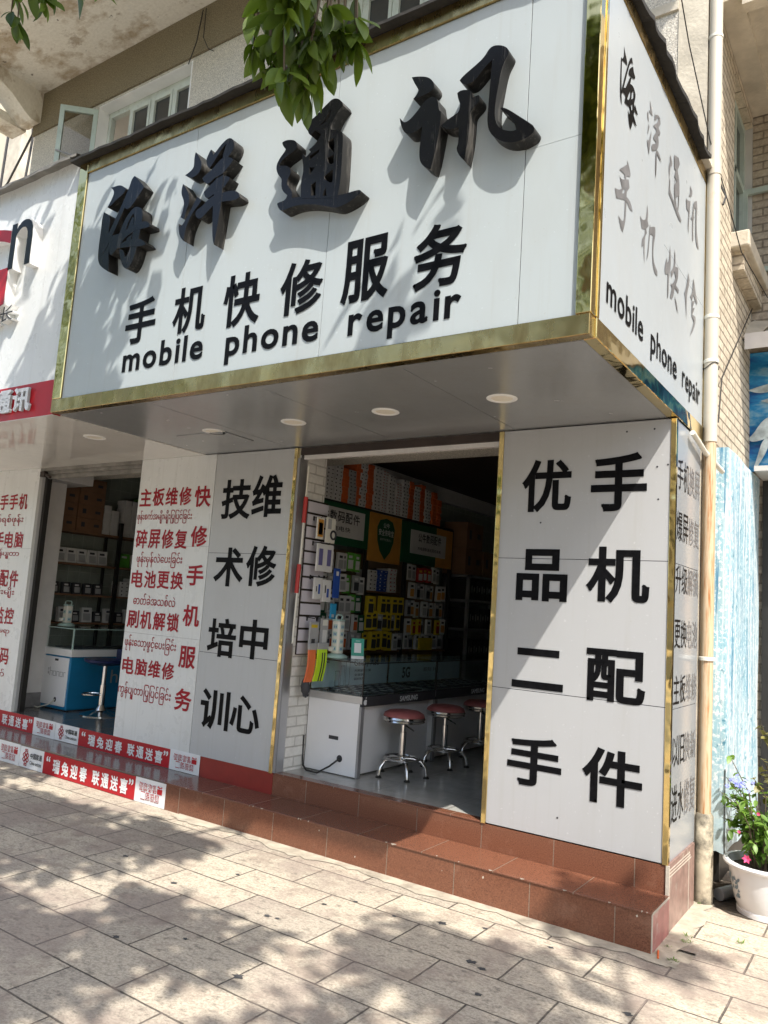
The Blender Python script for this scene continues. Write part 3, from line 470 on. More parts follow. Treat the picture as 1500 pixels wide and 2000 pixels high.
# ================================================================ ground
g = MB().box(-60, 60, -70, 60, -.6, -.012); tag(put('ground', g, MAT['cement']), kind='structure')
g = MB().add([(-30, -5.2, 0), (.185, -5.2, 0), (.185, -.30, 0), (-30, -.30, 0)], [(0, 1, 2, 3)]).add([(.185, -5.2, 0), (14, -5.2, 0), (14, -.15, 0), (.185, -.15, 0)], [(0, 1, 2, 3)])
g.add([(.03, -.15, .0), (14, -.15, 0), (14, 5, 0), (.03, 5, 0)], [(0, 1, 2, 3)]); tag(put('pavement', g, MAT['paver']), kind='structure')
g = MB().box(-30, 14, -5.38, -5.2, -.15, .005); tag(put('kerb', g, MAT['cement']), kind='structure')
g = MB().add([(-40, -14, -.008), (40, -14, -.008), (40, -5.38, -.008), (-40, -5.38, -.008)], [(0, 1, 2, 3)]); tag(put('road', g, MAT['concrete']), kind='structure')
# cement strip between step and pavers
def strip_cement():
    mb = MB(); n = 60; top = []; bot = []
    for i in range(n + 1):
        x = -3.4 + i * (3.55 / n); top.append((x, -.325, .006)); bot.append((x, -.40 - .045 * rnd.random() - .03 * math.sin(i * .4), .004))
    mb.add(top + bot, [(i, n + 1 + i, n + 2 + i, i + 1) for i in range(n)])
    top = []; bot = []
    for i in range(21):
        y = -.42 + i * .055; top.append((.0, y, .006)); bot.append((.10 + .035 * rnd.random() + .02 * math.sin(i), y, .004))
    return mb.add(top + bot, [(i, i + 1, 22 + i, 21 + i) for i in range(20)])
tag(put('cement_path', strip_cement(), MAT['cement']), kind='structure')
def soil_patch():
    mb = MB(); vs = [(.36, .86, .012)]; n = 26
    for i in range(n):
        a = 2 * math.pi * i / n; k = 1 + .25 * math.sin(3 * a + 1) + .18 * rnd.random(); vs.append((.36 + .33 * k * math.cos(a), .90 + .27 * k * math.sin(a), .004))
    return mb.add(vs, [(0, i, i % n + 1) for i in range(1, n + 1)])
tag(put('soil', soil_patch(), MAT['soil']), kind='structure')
g = MB().box(-8.6, -4.0, .0, 7, .20, .351); tag(put('floor_dark', g, MAT['floordark']), kind='structure')
g = MB().box(-4.0, -.05, .085, 7, .20, .353); tag(put('floor', g, MAT['floor']), kind='structure')

# ================================================================ building
B = thing('concrete_building', 'old concrete building with pebble dash front, stained balcony slab and cream brick side', 'building', (-4, .9, 0))
def wall_with(mb, x0, x1, y0, y1, z0, z1, holes):
    xs = x0
    for (a, b, c, d) in holes:
        mb.box(xs, a, y0, y1, z0, z1); mb.box(a, b, y0, y1, z0, c); mb.box(a, b, y0, y1, d, z1); xs = b
    mb.box(xs, x1, y0, y1, z0, z1)
mb = MB(); wall_with(mb, -8.45, -.20, .65, .90, 2.85, 7.498, [(-7.06, -5.40, 5.75, 7.47), (-3.55, -2.05, 5.75, 7.47)]); put('front_wall', mb, MAT['pebble'], B)
put('band', MB().box(-8.47, -.20, .625, .88, 7.5, 8.05), MAT['pebblebrown'], B)
put('plaster_pier', MB().box(-.1985, .0, .645, .90, .0, 8.3), MAT['plaster'], B)
put('string_course', MB().box(-.70, -.2, .63, .66, 5.93, 6.0), MAT['plaster'], B)
put('balcony_slab', MB().box(-8.30, 1.0, -1.0, .655, 8.052, 8.25), MAT['stained'], B)
def bracket():
    prof = [(.66, 8.25), (.66, 7.66), (.60, 7.62), (.50, 7.62), (.40, 7.67), (.22, 7.80), (.0, 7.90), (-.5, 7.97), (-1.0, 8.0), (-1.0, 8.25)]
    mb = MB(); n = len(prof); mb.add([(-8.62, y, z) for y, z in prof] + [(-8.30, y, z) for y, z in prof], [tuple(range(n))[::-1], tuple(range(n, 2 * n))] + [(i, (i + 1) % n, n + (i + 1) % n, n + i) for i in range(n)])
    return mb.box(-8.95, -8.622, -1.0, .62, 7.60, 7.72)
put('balcony_bracket', bracket(), MAT['stained'], B)
put('roof_void', MB().box(-8.4, -.05, .92, 7.2, 8.0, 8.2), MAT['darkwall'], B)
put('upper_room', MB().box(-8.4, -.3, 2.6, 2.7, 3.2, 8.0), MAT['darkwall'], B)
put('upper_floor', MB().box(-8.4, -.3, .91, 2.6, 5.3, 5.4), MAT['darkwall'], B)
put('window_reveal', MB().box(-7.07, -5.39, .654, .82, 7.462, 7.4985).box(-7.075, -7.058, .655, .80, 5.75, 7.47).box(-5.405, -5.385, .648, .80, 5.75, 7.47), MAT['white'], B)
def casement(root_name, x0, x1, z0, z1, y, n, skip=()):
    w = put(root_name, MB().box(x0, x1, y, y + .06, z1 - .07, z1).box(x0, x1, y, y + .06, z0, z0 + .06).box(x0, x0 + .05, y, y + .06, z0 + .06, z1 - .07).box(x1 - .05, x1, y, y + .06, z0 + .06, z1 - .07), MAT['palepaint'], B)
    st = (x1 - x0 - .1) / n
    for i in range(n):
        a = x0 + .05 + i * st; b = a + st
        m = MB()
        if i: m.box(a - .018, a + .018, y - .008, y + .055, z0 + .06, z1 - .07)
        if i not in skip:
            for (p, q, r, s) in ((a + .022, b - .022, z1 - .125, z1 - .075), (a + .022, b - .022, z0 + .065, z0 + .13), (a + .022, a + .058, z0 + .13, z1 - .125), (b - .058, b - .022, z0 + .13, z1 - .125)): m.box(p, q, y - .014, y + .03, r, s)
        if m.v: put('sash', m, MAT['palepaint'], w)
        put('pane', MB().box(a + .06, b - .06, y + .012, y + .018, z0 + .12, z1 - .13) if i not in skip else MB().box(a + .03, b - .03, y + .30, y + .31, z0 + .1, z1 - .1), MAT['darkglass'], w)  # open bay: a dark sheet set back stands in for the dim room
    return w
W1 = casement('window', -7.055, -5.408, 5.75, 7.460, .80, 4, (0,))
W2 = casement('window', -3.55, -2.05, 5.75, 7.468, .80, 4)
# sash swung outwards at the left of the first window
def open_sash():
    h = Vector((-7.07, .66)); e = Vector((-7.40, .36)); d = (e - h).normalized(); L = (e - h).length; nrm = Vector((-d.y, d.x)) * .02
    mb = MB()
    def bar(s0, s1, z0, z1, t=1):
        vs = []
        for s in (s0, s1):
            for k in (-1, 1):
                for z in (z0, z1): p = h + d * (L * s) + nrm * k * t; vs.append((p.x, p.y, z))
        mb.add(vs, [(0, 1, 3, 2), (4, 6, 7, 5), (0, 4, 5, 1), (2, 3, 7, 6), (0, 2, 6, 4), (1, 5, 7, 3)])
    bar(0, 1, 7.36, 7.43); bar(0, 1, 6.2, 6.28); bar(0, .12, 6.28, 7.36); bar(.88, 1, 6.28, 7.36)
    s = put('open_sash', mb, MAT['greenpaint'], W1)
    mb = MB(); bar2 = mb; vs = []
    for sx in (.12, .88):
        for z in (6.28, 7.36): p = h + d * (L * sx); vs.append((p.x, p.y, z))
    put('open_pane', MB().add(vs, [(0, 1, 3, 2)]), MAT['sashglass'], W1)
    p = h + d * L * .95
    put('window_stay', MB().tube([(p.x + .01, p.y - .03, 6.83), (-7.03, .60, 6.72)], .010), MAT['greymetal'], W1)
open_sash()
# side of the building: cream brick, window, sill, return wall, slab
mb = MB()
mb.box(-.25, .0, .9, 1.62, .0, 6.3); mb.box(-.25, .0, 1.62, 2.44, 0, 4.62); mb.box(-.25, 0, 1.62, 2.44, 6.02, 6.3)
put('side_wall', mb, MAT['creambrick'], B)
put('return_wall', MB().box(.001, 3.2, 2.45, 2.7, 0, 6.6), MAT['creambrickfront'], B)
put('side_slab', MB().box(.0, 3.2, .95, 2.448, 6.18, 6.40).box(.16, 3.2, .95, 1.05, 6.05, 6.18).box(.0, .16, .95, 2.44, 6.12, 6.18), MAT['plaster'], B)
put('side_back', MB().box(-3, -.001, 2.445, 2.70, 3.3, 8.3), MAT['darkwall'], B)
put('doorway', MB().box(.10, 1.6, 2.43, 2.449, .0, 2.855), MAT['darkmetal'], B)  # flat dark sheet painted in for the unlit gap, no door behind it
put('side_upper_wall', MB().box(-.25, -.002, .9, 2.7, 6.302, 8.3), MAT['creambrick'], B)
put('window_sill', MB().bbox(-.05, .13, 1.52, 2.448, 4.50, 4.63, .012), MAT['plaster'], B)
put('sill_bricks', MB().box(.0, .08, 1.60, 2.448, 4.35, 4.50), MAT['creambrick'], B)
W3 = put('side_window', MB().box(-.12, -.06, 1.62, 1.67, 4.63, 6.02).box(-.12, -.06, 2.39, 2.44, 4.63, 6.02).box(-.12, -.06, 1.67, 2.39, 5.96, 6.02).box(-.12, -.06, 1.67, 2.39, 4.63, 4.69).box(-.12, -.06, 1.99, 2.05, 4.69, 5.96).box(-.12, -.06, 1.67, 2.39, 5.40, 5.46), MAT['greenpaint'], B)
put('pane', MB().box(-.10, -.095, 1.66, 2.40, 4.68, 5.97), MAT['darkglass'], W3)
put('open_sash', MB().box(-.07, .33, 2.395, 2.425, 4.66, 4.70).box(-.07, .33, 2.395, 2.425, 5.38, 5.43).box(.29, .33, 2.395, 2.425, 4.70, 5.38).box(-.07, -.03, 2.395, 2.425, 4.70, 5.38), MAT['greenpaint'], W3)
# shop interiors (parts of the building)
put('shop_back_wall', MB().box(-8.6, -.05, 5.4, 5.5, .353, 3.1), MAT['walltile'], B)
put('shop_right_wall', MB().box(-.9, -.8, .1, 6.2, .353, 3.1), MAT['wallwhite'], B)
put('shop_left_wall', MB().box(-3.60, -3.50, .33, 6.2, .353, 3.06), MAT['walltile'], B)
put('brick_pier', MB().box(-3.60, -2.80, .09, .33, .353, 2.80), MAT['whitebrick'], B)
put('shop_ceiling', MB().box(-8.6, -.05, .09, 6.2, 3.06, 3.16), MAT['ceil'], B)
put('ceiling_trim', MB().box(-3.50, -3.42, .46, 6.2, 2.90, 3.058), MAT['wallwhite'], B)
put('neighbour_wall', MB().box(-7.2, -7.1, .46, 6.2, .351, 3.06), MAT['walltile'], B)
put('neighbour_pier', MB().box(-7.2, -6.50, .11, .46, .353, 2.80), MAT['wallwhite'], B)
put('skirting', MB().box(-6.499, -6.488, .11, .455, .352, .50), MAT['skirt'], B)
put('partition', MB().box(-4.60, -3.75, .04, .20, .353, 3.06).box(-4.60, -4.45, .2, 6.2, .353, 3.06), MAT['wallwhite'], B)
put('lintel', MB().box(-8.6, -6.3, .06, .64, 2.72, 3.05).box(-6.3, -4.62, .06, .20, 2.80, 3.05).box(-3.7, -.05, .10, .20, 2.80, 3.05), MAT['wallwhite'], B)
# ================================================================ steps
S = thing('entrance_steps', 'two brown tiled entrance steps running along the foot of the shop front', 'steps', (-2, -.3, 0))
put('lower_riser', MB().box(-3.58, .012, -.330, -.315, 0, .186), MAT['tile'], S)
put('lower_riser_left', MB().box(-9, -3.58, -.328, -.315, 0, .186), MAT['treadgrey'], S)
put('lower_tread', MB().bbox(-3.60, .014, -.336, .0, .186, .197, .003), MAT['tread'], S)
put('lower_tread_left', MB().box(-9, -3.60, -.334, -.001, .185, .196), MAT['treadgrey'], S)
put('upper_riser', MB().box(-2.815, .0, .0, .02, .197, .343), MAT['tile'], S)
put('plinth', MB().box(-3.58, -2.815, -.003, .02, .197, .351), MAT['redplinth'], S)
put('upper_riser_left', MB().box(-9, -3.58, .0, .02, .196, .345), MAT['treadgrey'], S)
put('doorsill', MB().bbox(-2.80, -1.09, -.004, .084, .343, .355, .003), MAT['tread'], S)
m = MB(); rc = random.Random(31)
for k in range(16):
    x = -3.4 + 3.4 * rc.random(); a = .008 + .030 * rc.random() ** 2; b = .003 + .005 * rc.random()
    m.add([(x, -.3363, .1985), (x + a * .4, -.3363 + b, .1978), (x + a, -.3363 + b * .6, .1978), (x + a * 1.2, -.3363, .1985), (x + a * .9, -.3366, .1955), (x + a * .3, -.3366, .196 - b)], [(0, 1, 2, 3), (0, 3, 4, 5)])
for k in range(5):
    x = -2.6 + 2.6 * rc.random(); z = .03 + .13 * rc.random(); a = .003 + .006 * rc.random(); m.add([(x, -.3306, z), (x + a, -.3306, z + a * .5), (x + a * .6, -.3306, z + a * 1.8), (x - a * .4, -.3306, z + a)], [(0, 1, 2, 3)])
put('chipped_edge', m, MAT['grout'], S)
put('end_tile', MB().box(.012, .016, -.318, -.002, .004, .184), MAT['redtile'], S)
put('grout_edge', MB().box(.0125, .0172, -.331, -.318, .0, .190).box(.0125, .0172, -.318, -.002, .184, .194).box(-.004, .0145, -.008, .004, .197, .347), MAT['grout'], S)
mb = MB().box(-.02, .012, .004, .585, 0, .351); put('side_base', mb, MAT['mauvetile'], S)
put('base_grooves', MB().box(.0122, .0136, .01, .50, .285, .291).box(.0122, .0136, .01, .48, .302, .308).box(.0122, .0136, .01, .46, .319, .325).box(.0122, .0135, .44, .448, .0, .33), MAT['grout'], S)

# ================================================================ cladding panels
def seams(parent, lst, mat='seam'):
    m = MB()
    for b in lst: m.box(*b)
    return put('panel_joint', m, MAT[mat], parent)
# right pillar
P = thing('pillar_cladding', 'light grey panelled corner pillar right of the doorway with big black characters', 'pillar', (-.5, .1, .35))
put('front_panel', MB().box(-1.075, -.026, .0, .03, .352, 1.168).box(-1.075, -.026, .0, .03, 1.172, 1.974).box(-1.075, -.026, .0, .03, 1.978, 2.798), MAT['pillarpanel'], P)
seams(P, [(-1.075, -.026, .004, .03, 1.168, 1.172), (-1.075, -.026, .004, .03, 1.974, 1.978)])
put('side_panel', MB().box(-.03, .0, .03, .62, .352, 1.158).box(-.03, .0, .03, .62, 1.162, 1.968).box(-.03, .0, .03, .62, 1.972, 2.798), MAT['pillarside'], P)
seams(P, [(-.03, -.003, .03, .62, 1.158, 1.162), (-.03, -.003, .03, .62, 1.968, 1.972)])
put('gold_corner', MB().bbox(-.026, .006, -.006, .03, .345, 2.80, .003), MAT['gold'], P)
put('gold_edge', MB().bbox(-1.108, -1.075, -.008, .05, .345, 2.80, .003), MAT['gold'], P)
put('return_panel', MB().box(-1.10, -1.076, .05, .16, .356, 2.80), MAT['greymetal'], P)
put('core', MB().box(-1.07, -.031, .031, .6, .356, 2.80), MAT['darkmetal'], P)
m = MB()
for ch, a, b, c, d in (('优', -.935, -.608, 2.265, 2.60), ('品', -.945, -.612, 1.715, 2.035), ('二', -.945, -.615, 1.185, 1.425), ('手', -.950, -.606, .615, .905), ('手', -.487, -.155, 2.262, 2.615), ('机', -.497, -.125, 1.728, 2.055), ('配', -.478, -.135, 1.160, 1.460), ('件', -.482, -.140, .598, .905)):
    m = MB(); letter(m, ch, a, b, c, d, ('y', 0), .025); put('character', m, MAT['vinyl'], P)
m1 = MB(); m2 = MB()
for s, z0, z1 in (('手机换屏', 2.40, 2.585), ('爆屏修复', 2.10, 2.275), ('升级解锁', 1.80, 1.965), ('更换电池', 1.49, 1.655), ('主板维修', 1.18, 1.345), ('以旧换新', .84, 1.01), ('进水修复', .54, .745)):
    m1 = MB(); m2 = MB()
    for k, ch in enumerate(s): letter(m1 if k < 2 else m2, ch, .055 + k * .142, .055 + k * .142 + .132, z0 + .005, z1, ('x', 0), .0)
    put('lettering', m1, MAT['vinyl'], P); put('sheen_grey_lettering', m2, MAT['greyvinyl'], P)  # second half of each row: sky reflection on black vinyl painted as grey
m = MB()
for x, z in ((-.28, 2.74), (-.12, 2.745), (-.10, 2.52), (-.04, 2.53), (-.33, 2.56), (-.25, 2.57), (-.09, 2.33), (-.05, .50), (-.62, .47)): m.lathe(0, 0, [(.005, 0), (.004, .003)], 8); 
put('screw', MB().add(*(lambda L: ([p for q in L for p in q], [tuple(range(8 * i, 8 * i + 8)) for i in range(len(L))]))([[(x + .006 * math.cos(a * math.pi / 4), -.0015, z + .006 * math.sin(a * math.pi / 4)) for a in range(8)] for x, z in ((-.28, 2.74), (-.12, 2.745), (-.10, 2.52), (-.04, 2.53), (-.33, 2.56), (-.25, 2.57), (-.09, 2.33), (-.62, .47), (-.80, 2.2))])), MAT['seam'], P)
# grey panel left of the door
P = thing('pillar_cladding', 'mid grey panel left of the doorway with black characters, beside the white panel', 'wall panel', (-3.27, .05, .35))
put('front_panel', MB().box(-3.715, -2.858, .0, .03, .352, 1.160).box(-3.715, -2.858, .0, .03, 1.164, 1.967).box(-3.715, -2.858, .0, .03, 1.971, 2.798), MAT['greypanel'], P)
seams(P, [(-3.715, -2.858, .004, .03, 1.160, 1.164), (-3.715, -2.858, .004, .03, 1.967, 1.971)])
put('gold_edge', MB().bbox(-2.858, -2.825, -.008, .04, .345, 2.80, .003), MAT['gold'], P)
put('jamb', MB().box(-2.824, -2.800, .012, .09, .353, 2.80), MAT['aluminium'], P)
put('dark_jamb', MB().box(-2.8245, -2.80, -.002, .012, .353, 2.72), MAT['greymetal'], P)
m = MB()
for ch, a, b, c, d in (('技', -3.615, -3.285, 2.245, 2.575), ('维', -3.275, -2.955, 2.26, 2.60), ('术', -3.63, -3.300, 1.70, 2.015), ('修', -3.275, -2.955, 1.71, 2.035), ('培', -3.63, -3.315, 1.138, 1.445), ('中', -3.275, -2.975, 1.15, 1.455), ('训', -3.638, -3.315, .572, .882), ('心', -3.305, -2.99, .59, .872)):
    m = MB(); letter(m, ch, a, b, c, d, ('y', 0), .025); put('character', m, MAT['vinyl'], P)
# white panel with red writing
P = thing('wall_panel', 'white panel with red Chinese and Burmese writing right of the neighbour doorway', 'wall panel', (-4.2, .05, .35))
put('front_panel', MB().box(-4.68, -3.72, -.002, .03, .352, 2.80), MAT['whitepanel'], P)
seams(P, [(-4.68, -3.72, -.0032, .0, 1.252, 1.2545), (-4.68, -3.72, -.0032, .0, 2.018, 2.0205)], 'greycard')
def row(m, s, u0, u1, z0, z1, off, plane):
    n = len(s); w = (u1 - u0) / n
    for k, ch in enumerate(s): letter(m, ch, u0 + k * w + w * .05, u0 + (k + 1) * w - w * .05, z0, z1, plane, off)
m = MB(); pl = ('y', -.002)
for s, z0, z1 in (('主板维修', 2.372, 2.535), ('碎屏修复', 1.995, 2.165), ('电池更换', 1.648, 1.800), ('刷机解锁', 1.293, 1.450), ('电脑维修', .895, 1.040)): m = MB(); row(m, s, -4.665, -3.975, z0, z1, .022, pl); put('lettering', m, MAT['redvinyl'], P)
for ch, z0, z1 in (('快', 2.353, 2.535), ('修', 2.015, 2.195), ('手', 1.69, 1.868), ('机', 1.352, 1.531), ('服', 1.012, 1.192), ('务', .668, .850)): m = MB(); letter(m, ch, -3.945, -3.745, z0, z1, pl, .024); put('character', m, MAT['redvinyl'], P)
BUR = ['ဖုန်းစက်အမျိုးမျိုးြပုြပင်ြခင်း', 'ဖုန်းမှန်လဲေပးြခင်း', 'ဓာတ်ခဲအသစ်လဲ', 'ဖုန်းေသာ့ဖွင့်ေပးြခင်း', 'ကွန်ပျူတာြပုြပင်ြခင်း']
for s, u0, u1, z0, z1 in ((BUR[0], -4.668, -3.955, 2.215, 2.335), (BUR[1], -4.615, -4.02, 1.83, 1.965), (BUR[2], -4.60, -4.055, 1.50, 1.60), (BUR[3], -4.655, -3.99, 1.095, 1.235), (BUR[4], -4.68, -3.995, .685, .83)): m = MB(); letter(m, s, u0, u1, z0, z1, pl, .008); put('lettering', m, MAT['redvinyl'], P)
# far left panel
P = thing('wall_panel', 'white panel with red writing at the left edge of the photo, left of the neighbour doorway', 'wall panel', (-6.9, .05, .35))
put('front_panel', MB().box(-7.9, -6.28, -.002, .03, .352, 2.80), MAT['whitepanel'], P)
put('jamb', MB().box(-6.30, -6.279, .03, .11, .353, 2.72), MAT['pillarpanel'], P)
seams(P, [(-7.9, -6.28, -.0032, .0, 1.972, 1.9745)], 'greycard')
m = MB()
for s, z0, z1 in (('二手手机', 2.376, 2.545), ('二手电脑', 1.975, 2.145), ('手机配件', 1.572, 1.745), ('安防监控', 1.195, 1.365), ('手机贴膜数码', .795, .955)): m = MB(); row(m, s, -6.43 - .178 * len(s), -6.43, z0, z1, .022, pl); put('lettering', m, MAT['redvinyl'], P)
for s, z0, z1 in (('ဟမ်းဖုန်းတတ်ရစ်ဖုန်း', 2.205, 2.33), ('တစ်ပတ်ရစ်ကွန်ပျူတာ', 1.86, 1.965), ('ပစ္စည်းအမျိုးမျိုး', 1.46, 1.57), ('ကင်မရာ', 1.075, 1.17), ('ဖုန်းဆက်', .64, .75)): m = MB(); letter(m, s, -6.48 - .062 * len(s), -6.48, z0, z1, pl, .008); put('lettering', m, MAT['redvinyl'], P)

# ================================================================ step stickers
def knot(mb, cx, cz, s, plane_y):
    def ring(x, z, r0, r1, sq):
        n = 20; vs = []
        for i in range(n):
            a = 2 * math.pi * i / n
            for r in (r0, r1):
                k = 1.0 / max(abs(math.cos(a)), abs(math.sin(a))) * .85 + .15 if sq else 1
                px = math.cos(a + math.pi / 4) * r * k; pz = math.sin(a + math.pi / 4) * r * k; vs.append((x + px, plane_y - .0022 - .0002 * len(mb.f) / 400, z + pz))
        mb.add(vs, [(2 * i, 2 * i + 1, (2 * i + 3) % (2 * n), (2 * i + 2) % (2 * n)) for i in range(n)])
    for dx, dz in ((0, .62), (0, -.62), (-.42, .3), (.42, .3), (-.42, -.3), (.42, -.3), (0, 0)): ring(cx + dx * s, cz + dz * s, s * .15, s * .29, True)
    for dx, dz in ((-.17, .95), (.17, .95), (-.17, -.95), (.17, -.95)): ring(cx + dx * s, cz + dz * s, s * .09, s * .2, False)
def step_sticker(x_end, y, z0, z1, label, cut=None):
    """one printed strip ending at x_end: logo panel, red slogan, gift panel"""
    T = thing('step_sticker', label, 'sticker', (x_end - .9, y, z0), 'festival stickers on the step risers')
    xr1 = x_end - .350; xr0 = xr1 - 1.225; xl0 = xr0 - .36; h = z1 - z0
    put('red_strip', MB().box(xr0, xr1, y - .003, y, z0, z1), MAT['red'], T)
    put('gift_panel', MB().bbox(xr1 + .0005, x_end, y - .0032, y, z0 - .002, z1 + .004, .001), MAT['sticker'], T)
    put('logo_panel', MB().box(xl0, xr0 - .0005, y - .003, y, z0, z1), MAT['sticker'], T)
    m = MB(); p3 = ('y', y - .003)
    for k, ch in enumerate('瑞兔迎春'): letter(m, ch, xr0 + .145 + k * .125, xr0 + .243 + k * .125, z0 + h * .14, z0 + h * .80, p3, .030)
    for k, ch in enumerate('联通送喜'): letter(m, ch, xr0 + .69 + k * .118, xr0 + .785 + k * .118, z0 + h * .14, z0 + h * .80, p3, .030)
    letter(m, '“', xr0 + .045, xr0 + .10, z0 + h * .60, z0 + h * .86, p3, .02); letter(m, '”', xr1 - .075, xr1 - .02, z0 + h * .60, z0 + h * .86, p3, .02)
    put('slogan', m, MAT['sticker'], T)
    m = MB(); knot(m, xl0 + .095, z0 + h * .5, h * .36, y - .003); put('logo', m, MAT['redvinyl'], T)
    m = MB(); row(m, '中国联通', xl0 + .160, xl0 + .338, z0 + h * .50, z0 + h * .78, .02, p3); letter(m, 'China unicom', xl0 + .162, xl0 + .336, z0 + h * .22, z0 + h * .40, p3, .012); put('wordmark', m, MAT['ink'], T)
    m = MB(); m2 = MB()
    for s, a, b, c, d in (('智家有礼', xr1 + .045, xr1 + .255, z0 + h * .52, z0 + h * .86), ('一起联通', xr1 + .075, xr1 + .29, z0 + h * .14, z0 + h * .48)):
        row(m, s, a, b, c, d, .085, ('y', y - .0034)); row(m2, s, a + .003, b - .003, c + .006, d - .006, .0, ('y', y - .0056))
    m.box(xr1 + .26, xr1 + .315, y - .006, y - .004, z0 + h * .52, z0 + h * .74); m.tube([(xr1 + .287, y - .005, z0 + h * .76), (xr1 + .268, y - .005, z0 + h * .86), (xr1 + .262, y - .005, z0 + h * .80), (xr1 + .312, y - .005, z0 + h * .80), (xr1 + .306, y - .005, z0 + h * .86)], .003, 5)
    put('gift_lettering', m, MAT['red'], T); put('gift_highlight', m2, MAT['sticker'], T)
    return T
step_sticker(-3.575, -.331, .004, .180, 'red and white slogan sticker on the lower step, ending at the bare brown tiles')
step_sticker(-5.515, -.331, .004, .180, 'red and white slogan sticker on the lower step at the left edge of the photo')
step_sticker(-3.585, -.001, .200, .352, 'red and white slogan sticker on the upper step below the white panel')
step_sticker(-5.525, -.001, .200, .352, 'red and white slogan sticker on the upper step below the neighbour doorway')
for o in list(C.objects):
    if o.name.startswith('step_sticker'): o.pop('group', None) if 'group' in o else None

# ================================================================ main sign
SG = thing('shop_sign', 'large silver box sign with gold edges and black raised characters over the corner shop', 'shop sign', (-1.9, -.7, 2.8))
fx = [-3.76, -2.618, -1.478, -.338, -.052]
m = MB()
for i in range(4):
    a = fx[i] + .002; b = fx[i + 1] - .002
    if i == 3: m.box(a, b, -1.447, -1.40, 2.90, 3.735).box(a, b, -1.446, -1.40, 3.738, 4.566)
    else: m.box(a, b, -1.450 + .0006 * (i % 2), -1.40, 2.90, 4.566)
put('front_panel', m, MAT['silver'], SG)
put('panel_joint', MB().box(fx[1] - .003, fx[1] + .003, -1.443, -1.39, 2.9, 4.6).box(fx[2] - .003, fx[2] + .003, -1.443, -1.39, 2.9, 4.6).box(fx[3] - .003, fx[3] + .003, -1.443, -1.39, 2.9, 4.6), MAT['seam'], SG)
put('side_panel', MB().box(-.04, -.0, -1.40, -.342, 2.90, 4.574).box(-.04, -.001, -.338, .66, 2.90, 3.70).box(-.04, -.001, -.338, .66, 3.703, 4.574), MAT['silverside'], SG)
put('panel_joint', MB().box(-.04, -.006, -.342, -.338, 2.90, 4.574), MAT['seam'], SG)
put('gold_bottom', MB().bbox(-3.86, -.0, -1.462, -1.40, 2.805, 2.899, .004), MAT['golddirty'], SG)
put('gold_bottom_side', MB().bbox(-.05, .010, -1.40, .70, 2.805, 2.899, .004), MAT['gold'], SG)
put('gold_left', MB().bbox(-3.86, -3.762, -1.463, -1.40, 2.90, 4.655, .004), MAT['gold'], SG)
put('gold_corner', MB().bbox(-.066, .004, -1.465, -1.40, 2.90, 4.655, .004).bbox(-.03, .0102, -1.3995, -1.375, 2.90, 4.655, .002), MAT['gold'], SG)
put('gold_top', MB().bbox(-3.761, -.067, -1.462, -1.40, 4.568, 4.655, .004), MAT['golddirty'], SG)
put('gold_top_side', MB().bbox(-.05, .006, -1.374, .70, 4.575, 4.655, .004), MAT['golddirty'], SG)
put('gold_back_edge', MB().bbox(-.04, .008, .662, .70, 2.90, 4.574, .004), MAT['gold'], SG)
put('top_deck', MB().box(-3.86, -.05, -1.40, .62, 4.57, 4.65), MAT['greytarp'], SG)
def ragged(mb, pts_fn, n, th):
    top = []; low = []
    for i in range(n + 1):
        a, b = pts_fn(i / n); top.append(a); low.append(b)
    N = n + 1; vs = top + low + [(x, y, z - th) for x, y, z in top] + [(x, y, z - th) for x, y, z in low]
    for i in range(n):
        mb.add([vs[i], vs[i + 1], vs[N + i + 1], vs[N + i]], [(0, 1, 2, 3)]); mb.add([vs[2 * N + i], vs[2 * N + i + 1], vs[3 * N + i + 1], vs[3 * N + i]], [(0, 3, 2, 1)])
        mb.add([vs[N + i], vs[N + i + 1], vs[3 * N + i + 1], vs[3 * N + i]], [(0, 1, 2, 3)])
    return mb
rn = random.Random(3)
jit = [rn.uniform(-.008, .008) for _ in range(80)]
mb = ragged(MB(), lambda t: ((-3.9 + 3.95 * t, -1.2, 4.690), (-3.9 + 3.95 * t, -1.520 + .5 * jit[int(t * 60)], 4.674 + .004 * math.sin(t * 31) + jit[int(t * 60) + 5] * .25)), 60, .018)
jj = [rn.uniform(-1, 1) for _ in range(80)]
ragged(mb, lambda t: ((-.25, -1.5 + 2.0 * t, 4.745 + .012 * math.sin(t * 14)), (.055 + .010 * jj[int(t * 30)], -1.5 + 2.0 * t, 4.694 + .012 * math.sin(t * 17 + 1) + .008 * jj[int(t * 30) + 3])), 30, .028)
put('roof_felt', mb, MAT['tarp'], SG)
put('roof_board', MB().box(-.06, .045, .50, .70, 4.66, 4.715), MAT['plaster'], SG)
for k, (a, b) in enumerate(((-3.86, -2.91), (-2.905, -1.955), (-1.95, -1.0), (-.995, -.05))): put('soffit_panel', MB().box(a, b, -1.40, .0, 2.806, 2.82), MAT['soffit'], SG)
put('soffit_corner', MB().box(-.05, -.0, .70, .72, 2.806, 2.9), MAT['gold'], SG)
put('access_hatch', MB().bbox(-3.52, -3.02, -.62, -.30, 2.801, 2.8055, .001), MAT['soffit'], SG)
put('soffit_stain', MB().box(-3.50, -3.05, -.296, -.290, 2.803, 2.8056), MAT['seam'], SG)
put('soffit_edge', MB().box(-3.80, -.06, -1.398, -1.36, 2.8035, 2.8058), MAT['soffit'], SG)
D = .075
k = 0
